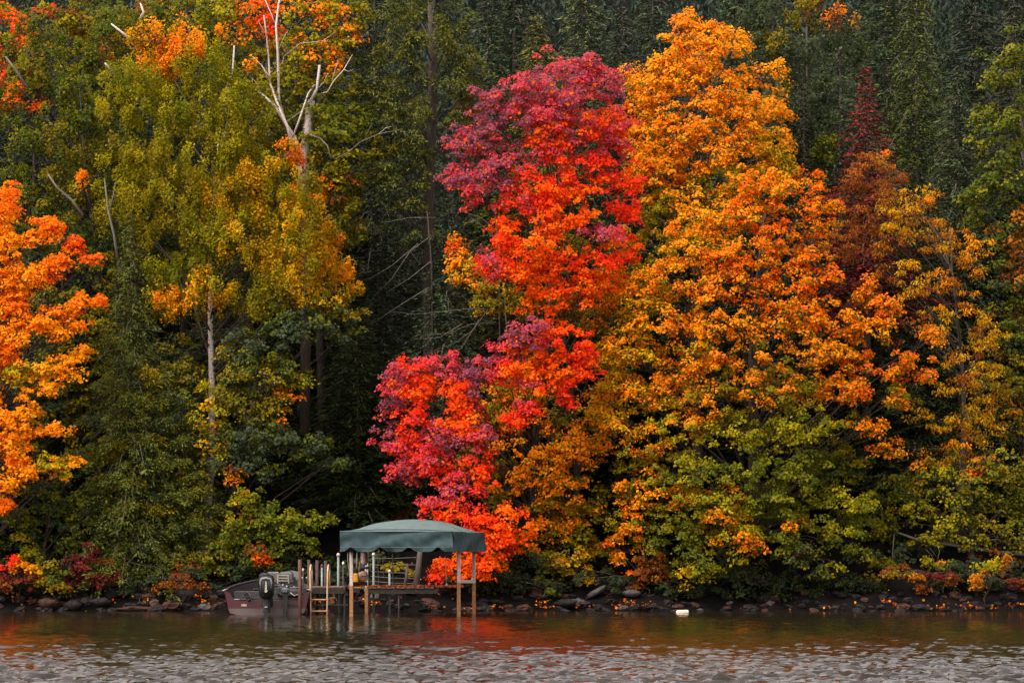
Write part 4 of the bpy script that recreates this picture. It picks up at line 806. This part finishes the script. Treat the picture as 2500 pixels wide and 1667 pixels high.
for v in (.02, .35, .65):
    MB().tube([(*cpt(u / 24, v), topz(u / 24, v) + .004) for u in range(25)], .011, 4).build('seam', M['fabric'], cv, True)
MB().tube([(cpt(u / 24, 0)[0], -.012, zv + .002) for u in range(25)], .014, 5).build('piping', M['paled'], cv, True)
for zz in (.46,): MB().tube([(cpt(u / 40, 0)[0], -.075 - .012 * math.sin(u * 1.3), zv - zz + .004 * math.sin(u)) for u in range(41)], .008, 4).build('hem', M['paled'], cv, True)
# things hanging and standing on the left side of the lift
def rope(label, pts, Y, end=True, rad=.010):
    p0 = Q(*pts[0], Y); e = empty('hanging_rope', tuple(p0), label=label, cat='rope')
    q = [Q(x_, y_, Y + .05 * i) - p0 for i, (x_, y_) in enumerate(pts)]; MB().tube(q, rad, 6).build('cord', M['rope'], e, True)
    if end: MB().lathe([(.008, -.05), (.03, -.03), (.03, .02), (.008, .04)], tuple(q[-1]), 8).build('weight', M['cap'], e, True)
rope('grey rope looped from the canopy left of the front lift post', [(850, 1335), (849, 1365), (851, 1385), (853, 1396)], -3.5, False)
rope('thin grey rope hanging behind the canopy middle', [(935, 1335), (934, 1380), (937, 1406)], -1.0, False, .008)
rope('pale rope with a weighted end hanging at the canopy right', [(1087, 1335), (1088, 1385), (1090, 1426)], -3.2)
rope('pair of pale straps hanging beside the faded fender', [(873, 1335), (872, 1362), (871, 1385)], -2.2, False, .028)
rope('thin tan strap hanging against the faded fender', [(880, 1335), (881, 1365), (876, 1392)], -2.3, False, .02)
fd = empty('boat_fender', tuple(Q(890, 1345, -1.6)), label='faded pink white fender hanging under the canopy', cat='fender')
MB().lathe([(.03, .18), (.06, .08), (.085, 0), (.10, -.2), (.105, -.42), (.07, -.50), (.03, -.53)], (0, 0, .1), 14).build('body', M['pinkish'], fd, True)
MB().tube([(0, 0, .25), (0, 0, .5)], .012, 6).build('cord', M['rope'], fd)
MB().box((0, -.02, -.50), (.24, .12, .07), bev=.02).build('strap', M['navy'], fd)
bx_ = Q(869, 1410, -2.4); yb = empty('yellow_case', tuple(bx_), label='bright yellow plastic case beside the front lift post', cat='case')
MB().box((0, 0, 0), (.14, .25, .26), bev=.02).build('body', M['yellow'], yb); MB().box((0, -.01, .14), (.10, .06, .03), bev=.01).build('handle', M['blackm'], yb)
for zz in (-.05, .05): MB().box((0, -.126, zz), (.1, .012, .012)).build('rib', M['yellow'], yb)
tw = empty('life_vest', tuple(Q(886, 1406, -2.2)), label='tan and pink life vest bundled next to the yellow case', cat='life vest')
MB().lathe([(.05, -.16), (.12, -.12), (.14, -.02), (.12, .08), (.10, .13), (.04, .16)], (0.02, 0, 0), 12, 1, .6).build('body', M['cloth'], tw, True)
MB().tube([(-.09, -.1, .13), (-.12, -.12, 0), (-.08, -.12, -.13)], .022, 6).build('strap', M['pinkish'], tw, True)
MB().box((.02, -.09, .0), (.2, .012, .03)).build('buckle_strap', M['navy'], tw)
wn = empty('leaf_tray', tuple(Q(872, 1433, -2.4)), label='yellow leaf covered pad under the lift side beam', cat='pad')
MB().box((0, 0, 0), (.24, .4, .045), bev=.015).build('pad', M['yellow'], wn)
MB().tube([(.28, -.2, .05), (.27, -.22, -.04), (.22, -.22, -.09)], .02, 6).build('tail_strap', M['pinkish'], wn, True)

# old fence and leaning posts behind the walkway
fn = empty('wire_fence', (0, 0, 0), label='old grey rail frame standing behind the walkway', cat='fence')
for i, (ya, yb_) in enumerate([(1362, 1360), (1378, 1378), (1394, 1398), (1406, 1412), (1418, 1424)]):
    a, c = Q(905, ya, 7.0), Q(1016, yb_, 7.2); MB().tube([a, (a + c) / 2 + np.array((0, 0, -.02)), c], .011, 5).build('rail', M['greybark'], fn)
for px in (922, 958): a, c = Q(px, 1352, 7.05), Q(px + 2, 1432, 7.05); MB().tube([a, c], .018, 6).build('upright', M['darkwood'], fn)
for nm, lab, a, c, ra, m in (('leaning_post', 'short reddish post leaning behind the walkway', (995, 1376), (986, 1430), .05, 'dull'), ('snag', 'brown leaning trunk behind the canopy right of the rail frame', (1026, 1335), (1013, 1434), .10, 'bark')):
    p, q = Q(*c, 6.6), Q(*a, 6.9); e = empty(nm, tuple(p), label=lab, cat='post' if 'post' in nm else 'dead tree')
    MB().tube([(0, 0, -.2), tuple((q - p) * .5 + np.array((.03, 0, 0))), tuple(q - p)], [ra * 1.2, ra, ra * .85], 8).build('wood', M[m], e, True)
# float
fl = empty('float', tuple(Q(1666, 1492, 2.6)), .25, label='cream foam block floating on the dark water near the bank', cat='float')
prof = []
for x_ in (-.19, -.175, -.15, 0, .15, .175, .19):
    k = .55 if abs(x_) > .18 else (.85 if abs(x_) > .16 else 1); prof.append([(x_, .09 * k * math.copysign(abs(math.cos(a)) ** .6, math.cos(a)), .015 + .07 * k * math.copysign(abs(math.sin(a)) ** .6, math.sin(a)) + .03 * x_) for a in [2 * math.pi * i / 14 for i in range(14)]])
MB().loft(prof).build('block', M['foam'], fl, True); MB().tube([(-.17, 0, -.0), (-.3, -.1, -.05)], .008, 5).build('line', M['rope'], fl)
fl.location.z = 0.02

# ---------------------------------------------------------------- boat, stern towards us
bo = Q(652, 1497, -.4); bt = empty('bass_boat', (bo[0], -.4, 0), R(1.5), label='maroon fishing boat with grey interior moored stern first beside the dock', cat='boat')
ST_ = [(0, 1.30, 1.12, .74, -.18), (.9, 1.30, 1.14, .76, -.22), (1.9, 1.26, 1.08, .80, -.24), (2.9, 1.12, .92, .86, -.22), (3.8, .88, .64, .93, -.16), (4.6, .55, .30, .99, -.02), (5.15, .22, .08, 1.03, .25), (5.35, .05, .02, 1.05, .5)]
def ring(s_, zsplit=None):
    y_, g, c, zg, zk = s_; zc = max(.06, zk + .24); zm = .20 + (zg - .72) * .8
    return y_, g, c, zg, zk, zc, zm
low = []; upL = []; upR = []; inn = []
for s_ in ST_:
    y_, g, c, zg, zk, zc, zm = ring(s_); gm = c + (g - c) * .35
    low.append([(-gm, y_, zm), (-c, y_, zc), (-c * .5, y_, (zk + zc) / 2 - .02), (0, y_, zk), (c * .5, y_, (zk + zc) / 2 - .02), (c, y_, zc), (gm, y_, zm)])
    upL.append([(-g, y_, zg), (-(g * .5 + gm * .5) - .02, y_, (zg + zm) / 2), (-gm, y_, zm)]); upR.append([(gm, y_, zm), (g * .5 + gm * .5 + .02, y_, (zg + zm) / 2), (g, y_, zg)])
    gi = max(.01, g - .09); inn.append([(-gi, y_, zg - .01), (-gi + .02, y_, zg - .2), (-gi + .05, y_, max(.22, zg - .42)), (0, y_, max(.21, zg - .45)), (gi - .05, y_, max(.22, zg - .42)), (gi - .02, y_, zg - .2), (gi, y_, zg - .01)])
MB().loft(low, closed=False).build('hull_bottom', M['hullpale'], bt, True)
MB().loft(upL, closed=False).build('hull_side', M['maroon'], bt, True); MB().loft(upR, closed=False).build('hull_side', M['maroon'], bt, True)
MB().loft(inn, closed=False).build('inner_liner', M['grey'], bt, True)
# transom with low centre
tr_ = [(-1.30, .74), (-1.14, .68), (-1.00, .46), (-.45, .42), (.45, .42), (1.00, .46), (1.14, .68), (1.30, .74)]
lo_ = [(-1.18, .2), (-1.16, .2), (-1.0, .2), (-.45, .2), (.45, .2), (1.0, .2), (1.16, .2), (1.18, .2)]
for yy, nm in ((0, 'transom'),):
    MB().loft([[(x_, -.002, z_) for x_, z_ in tr_], [(x_, -.002, z_) for x_, z_ in lo_]], closed=False).loft([[(x_, .05, z_) for x_, z_ in tr_], [(x_, -.002, z_) for x_, z_ in tr_]], closed=False).build(nm, M['maroon'], bt)
MB().loft([[(x_, -.001, z_) for x_, z_ in lo_], [(-1.12, -.001, .06), (-1.1, -.001, .05), (-.8, -.001, -.02), (-.45, -.001, -.1), (.45, -.001, -.1), (.8, -.001, -.02), (1.1, -.001, .05), (1.12, -.001, .06)]], closed=False).build('transom_base', M['hullpale'], bt)
for sx_ in (-1, 1):
    g = MB(); g.tube([(sx_ * (s_[1] - .02), s_[0], s_[3] + .015) for s_ in ST_], .035, 8); g.build('gunwale_trim', M['silver'] if False else M['grey'], bt, True)
    MB().tube([(sx_ * 1.36, -.03, .73), (sx_ * 1.27, .02, .77), (sx_ * 1.2, .1, .78)], [.015, .03, .02], 8).build('corner_cleat', M['silver'], bt, True)
    MB().box((sx_ * .78, .012, .235), (.28, .03, .018)).build('trim_tab_edge', M['grey'], bt)
MB().box((0, .5, .42), (1.9, .8, .03), bev=.01).build('splash_well', M['carpet'], bt)
MB().box((-.78, .35, .465), (.5, .35, .05), bev=.02).build('battery_hatch', M['blackm'], bt)
MB().box((-.98, .10, .475), (.28, .1, .03), bev=.01).build('step_pad', M['silver'], bt)
MB().box((0, 1.05, .58), (2.1, .06, .28), bev=.02).build('rear_bulkhead', M['grey'], bt)
MB().box((0, 1.9, .62), (2.15, 1.6, .04), bev=.01).build('rear_deck', M['carpet'], bt)
MB().box((0, 4.1, .74), (1.2, 1.3, .04), bev=.01).build('bow_deck', M['carpet'], bt)
MB().box((-.70, -.016, .30), (.16, .012, .07)).build('sticker', M['sticker'], bt)
def chair(x_, y_, h, sc_=1):
    s = MB().box((x_, y_, h), (.48, .42, .10), bev=.04).build('seat', M['seat'], bt)
    MB().box((x_, y_ + .0 - .20, h + .24), (.46, .10, .36), bev=.045).build('backrest', M['seat'], s)
    MB().tube([(x_, y_, h - .3), (x_, y_, h)], .03, 8).build('pedestal', M['silver'], s)
chair(.52, 1.5, .88); chair(.10, 2.4, .88); chair(.50, 2.6, .84)
cs = MB().box((.62, 3.0, .85), (.55, .5, .5), bev=.08).build('console', M['seat'], bt)
MB().loft([[(.36, 3.25, 1.08), (.62, 3.32, 1.12), (.88, 3.25, 1.08)], [(.42, 3.45, 1.3), (.62, 3.5, 1.34), (.82, 3.45, 1.3)]], closed=False).build('windscreen', M['glass'], cs)
MB().lathe([(.16, -.012), (.185, 0), (.16, .012), (.15, 0), (.16, -.012)], (.62, 2.7, 1.12), 16).build('steering_wheel', M['blackm'], cs)
# cream frame (folded rack) left of the seat
rk = MB(); zf = [.98, 1.22]
rk.tube([(.28, 1.2, .95), (.28, 1.2, 1.24)], .022, 6).tube([(.62, 1.2, .95), (.60, 1.2, 1.18)], .022, 6)
for z_ in (1.2, 1.11, 1.03): rk.tube([(.28, 1.2, z_), (.62, 1.2, z_ - .01)], .016, 6)
rk.lathe([(.01, -.03), (.03, 0), (.01, .03)], (.28, 1.2, 1.27), 8); rk.build('rack', M['cream'], bt)
MB().box((.42, 1.0, .72), (.34, .3, .34), bev=.08).build('storage_bag', M['blackm'], bt)
MB().box((-.14, 1.6, 1.16), (.34, .3, .22), bev=.07).build('folded_seat', M['blackm'], bt)
for i, (x_, z_) in enumerate(((.58, .86), (.46, .90), (.80, .84), (1.05, 1.12), (1.18, 1.12))):
    MB().lathe([(.006, -.035), (.03, -.02), (.035, .01), (.006, .035)], (x_, .6 + .05 * i, z_), 8).build('fitting', M['silver'], bt, True)
MB().box((.85, .3, .84), (.35, .05, .02)).build('grab_rail', M['silver'], bt)
MB().box((.70, .25, .66), (.62, .3, .30), bev=.09).build('engine_cover', M['grey'], bt)
MB().box((.72, -.01, .30), (.55, .05, .045), bev=.015).build('swim_step', M['grey'], bt)
# outboard
om = MB(); cz = []
for z_, wx, wy, yo in ((.52, .17, .26, -.42), (.60, .215, .31, -.44), (.80, .245, .34, -.45), (1.0, .25, .35, -.45), (1.12, .235, .33, -.44), (1.19, .19, .27, -.43), (1.225, .10, .16, -.42)):
    cz.append([(wx * math.copysign(abs(math.cos(a)) ** .55, math.cos(a)), yo + wy * math.copysign(abs(math.sin(a)) ** .6, math.sin(a)), z_) for a in [2 * math.pi * (i + .5) / 24 for i in range(24)]])
OB = MB().box((0, -.35, .30), (.22, .36, .5), bev=.06).build('outboard_motor', M['blackm'], bt)
MB().loft(cz).build('cowl', M['black'], OB, True)
MB().lathe([(.02, -.02), (.055, -.01), (.055, .02), (.02, .03)], (0, -.55, .24), 10).build('thrust_stud', M['silver'], OB, True)
MB().loft([[(-.07, -.52, .1), (.07, -.52, .1), (.05, -.15, .1), (-.05, -.15, .1)], [(-.05, -.50, -.5), (.05, -.50, -.5), (.04, -.2, -.5), (-.04, -.2, -.5)]]).build('midsection', M['blackm'], OB)
MB().box((0, -.38, -.02), (.30, .5, .03), bev=.01).build('splash_plate', M['blackm'], OB)
MB().box((0, -.08, .42), (.36, .14, .30), bev=.03).build('bracket', M['blackm'], OB)
ar = MB(); ya = -.808
def strip(p, q, r_, s_): ar.add([(*p[:1], ya + p[2], p[1]), (*q[:1], ya + q[2], q[1]), (*r_[:1], ya + r_[2], r_[1]), (*s_[:1], ya + s_[2], s_[1])], [(0, 1, 2, 3)])
ar.tube([(-.15, -.792, .80), (-.17, -.79, 1.0), (-.13, -.775, 1.10), (0, -.78, 1.13), (.13, -.775, 1.10), (.17, -.79, 1.0), (.15, -.792, .80)], [.012, .03, .038, .04, .038, .03, .012], 6)
ar.build('cowl_band', M['cowlgrey'], OB, True)
MB().box((0, -.79, 1.06), (.17, .03, .045), bev=.012).build('air_slot', M['blackm'], OB)
for i, chh in enumerate('150'):
    cu = bpy.data.curves.new('digit', 'FONT'); cu.body = chh; cu.size = .145; cu.extrude = .004; cu.align_x = 'CENTER'; cu.offset = .003
    ob = bpy.data.objects.new('digit_src', cu); col.objects.link(ob)
    me = bpy.data.meshes.new_from_object(ob.evaluated_get(bpy.context.evaluated_depsgraph_get())); bpy.data.objects.remove(ob)
    me.materials.clear(); me.materials.append(M['white']); d = link('digit', me, OB); d.location = (0, -.812, .93 - i * .115); d.rotation_euler = (R(90), 0, 0); d.scale = (1, 1, 1)
# kicker motor
KM = MB().loft([[(.50, -.30, .1), (.62, -.30, .1), (.62, -.15, .1), (.50, -.15, .1)], [(.48, -.32, .66), (.64, -.32, .66), (.64, -.12, .66), (.48, -.12, .66)]]).build('kicker_motor', M['blackm'], bt)
MB().box((.56, -.22, .74), (.26, .34, .22), bev=.07).build('cowl', M['seat'], KM); MB().box((.56, -.22, -.1), (.10, .2, .5), bev=.03).build('lower_unit', M['blackm'], KM)
MB().tube([(-.62, -.05, .72), (-.50, -.1, .60), (-.42, -.15, .45)], .022, 6).build('bracket_arm', M['grey'], bt, True)
MB().box((-.60, -.05, .56), (.12, .1, .34), bev=.04, ry=-.5).build('stern_ladder', M['blackm'], bt)
for i in range(3): MB().box((-.66 + i * .05, -.11, .66 - i * .1), (.13, .02, .016), ry=-.5).build('step', M['grey'], bt)
# small anchor line post things beyond the boat right corner
mo = empty('mooring_line', tuple(Q(728, 1450, -.4)), label='thin dark mooring line from the boat to the red brown post', cat='rope')
MB().tube([(0, 0, 0), (-.12, .05, -.05), (-.25, .1, .05)], .012, 6).build('cord', M['rope'], mo, True)
bu = empty('hull_buoy', tuple(Q(768, 1455, .9)), label='pale pear shaped buoy hanging under the dock between the ladder rails', cat='buoy')
MB().lathe([(.02, -.26), (.05, -.2), (.05, -.05), (.075, .02), (.06, .09), (.02, .12)], (0, 0, 0), 12).build('body', M['cloth'], bu, True); MB().tube([(0, 0, .12), (0, 0, .26)], .01, 5).build('cord', M['rope'], bu)
tot = sum(len(o.data.polygons) * 2 for o in {o.data.name: o for o in bpy.data.objects if o.type == 'MESH'}.values()); print('TRIS~', tot)
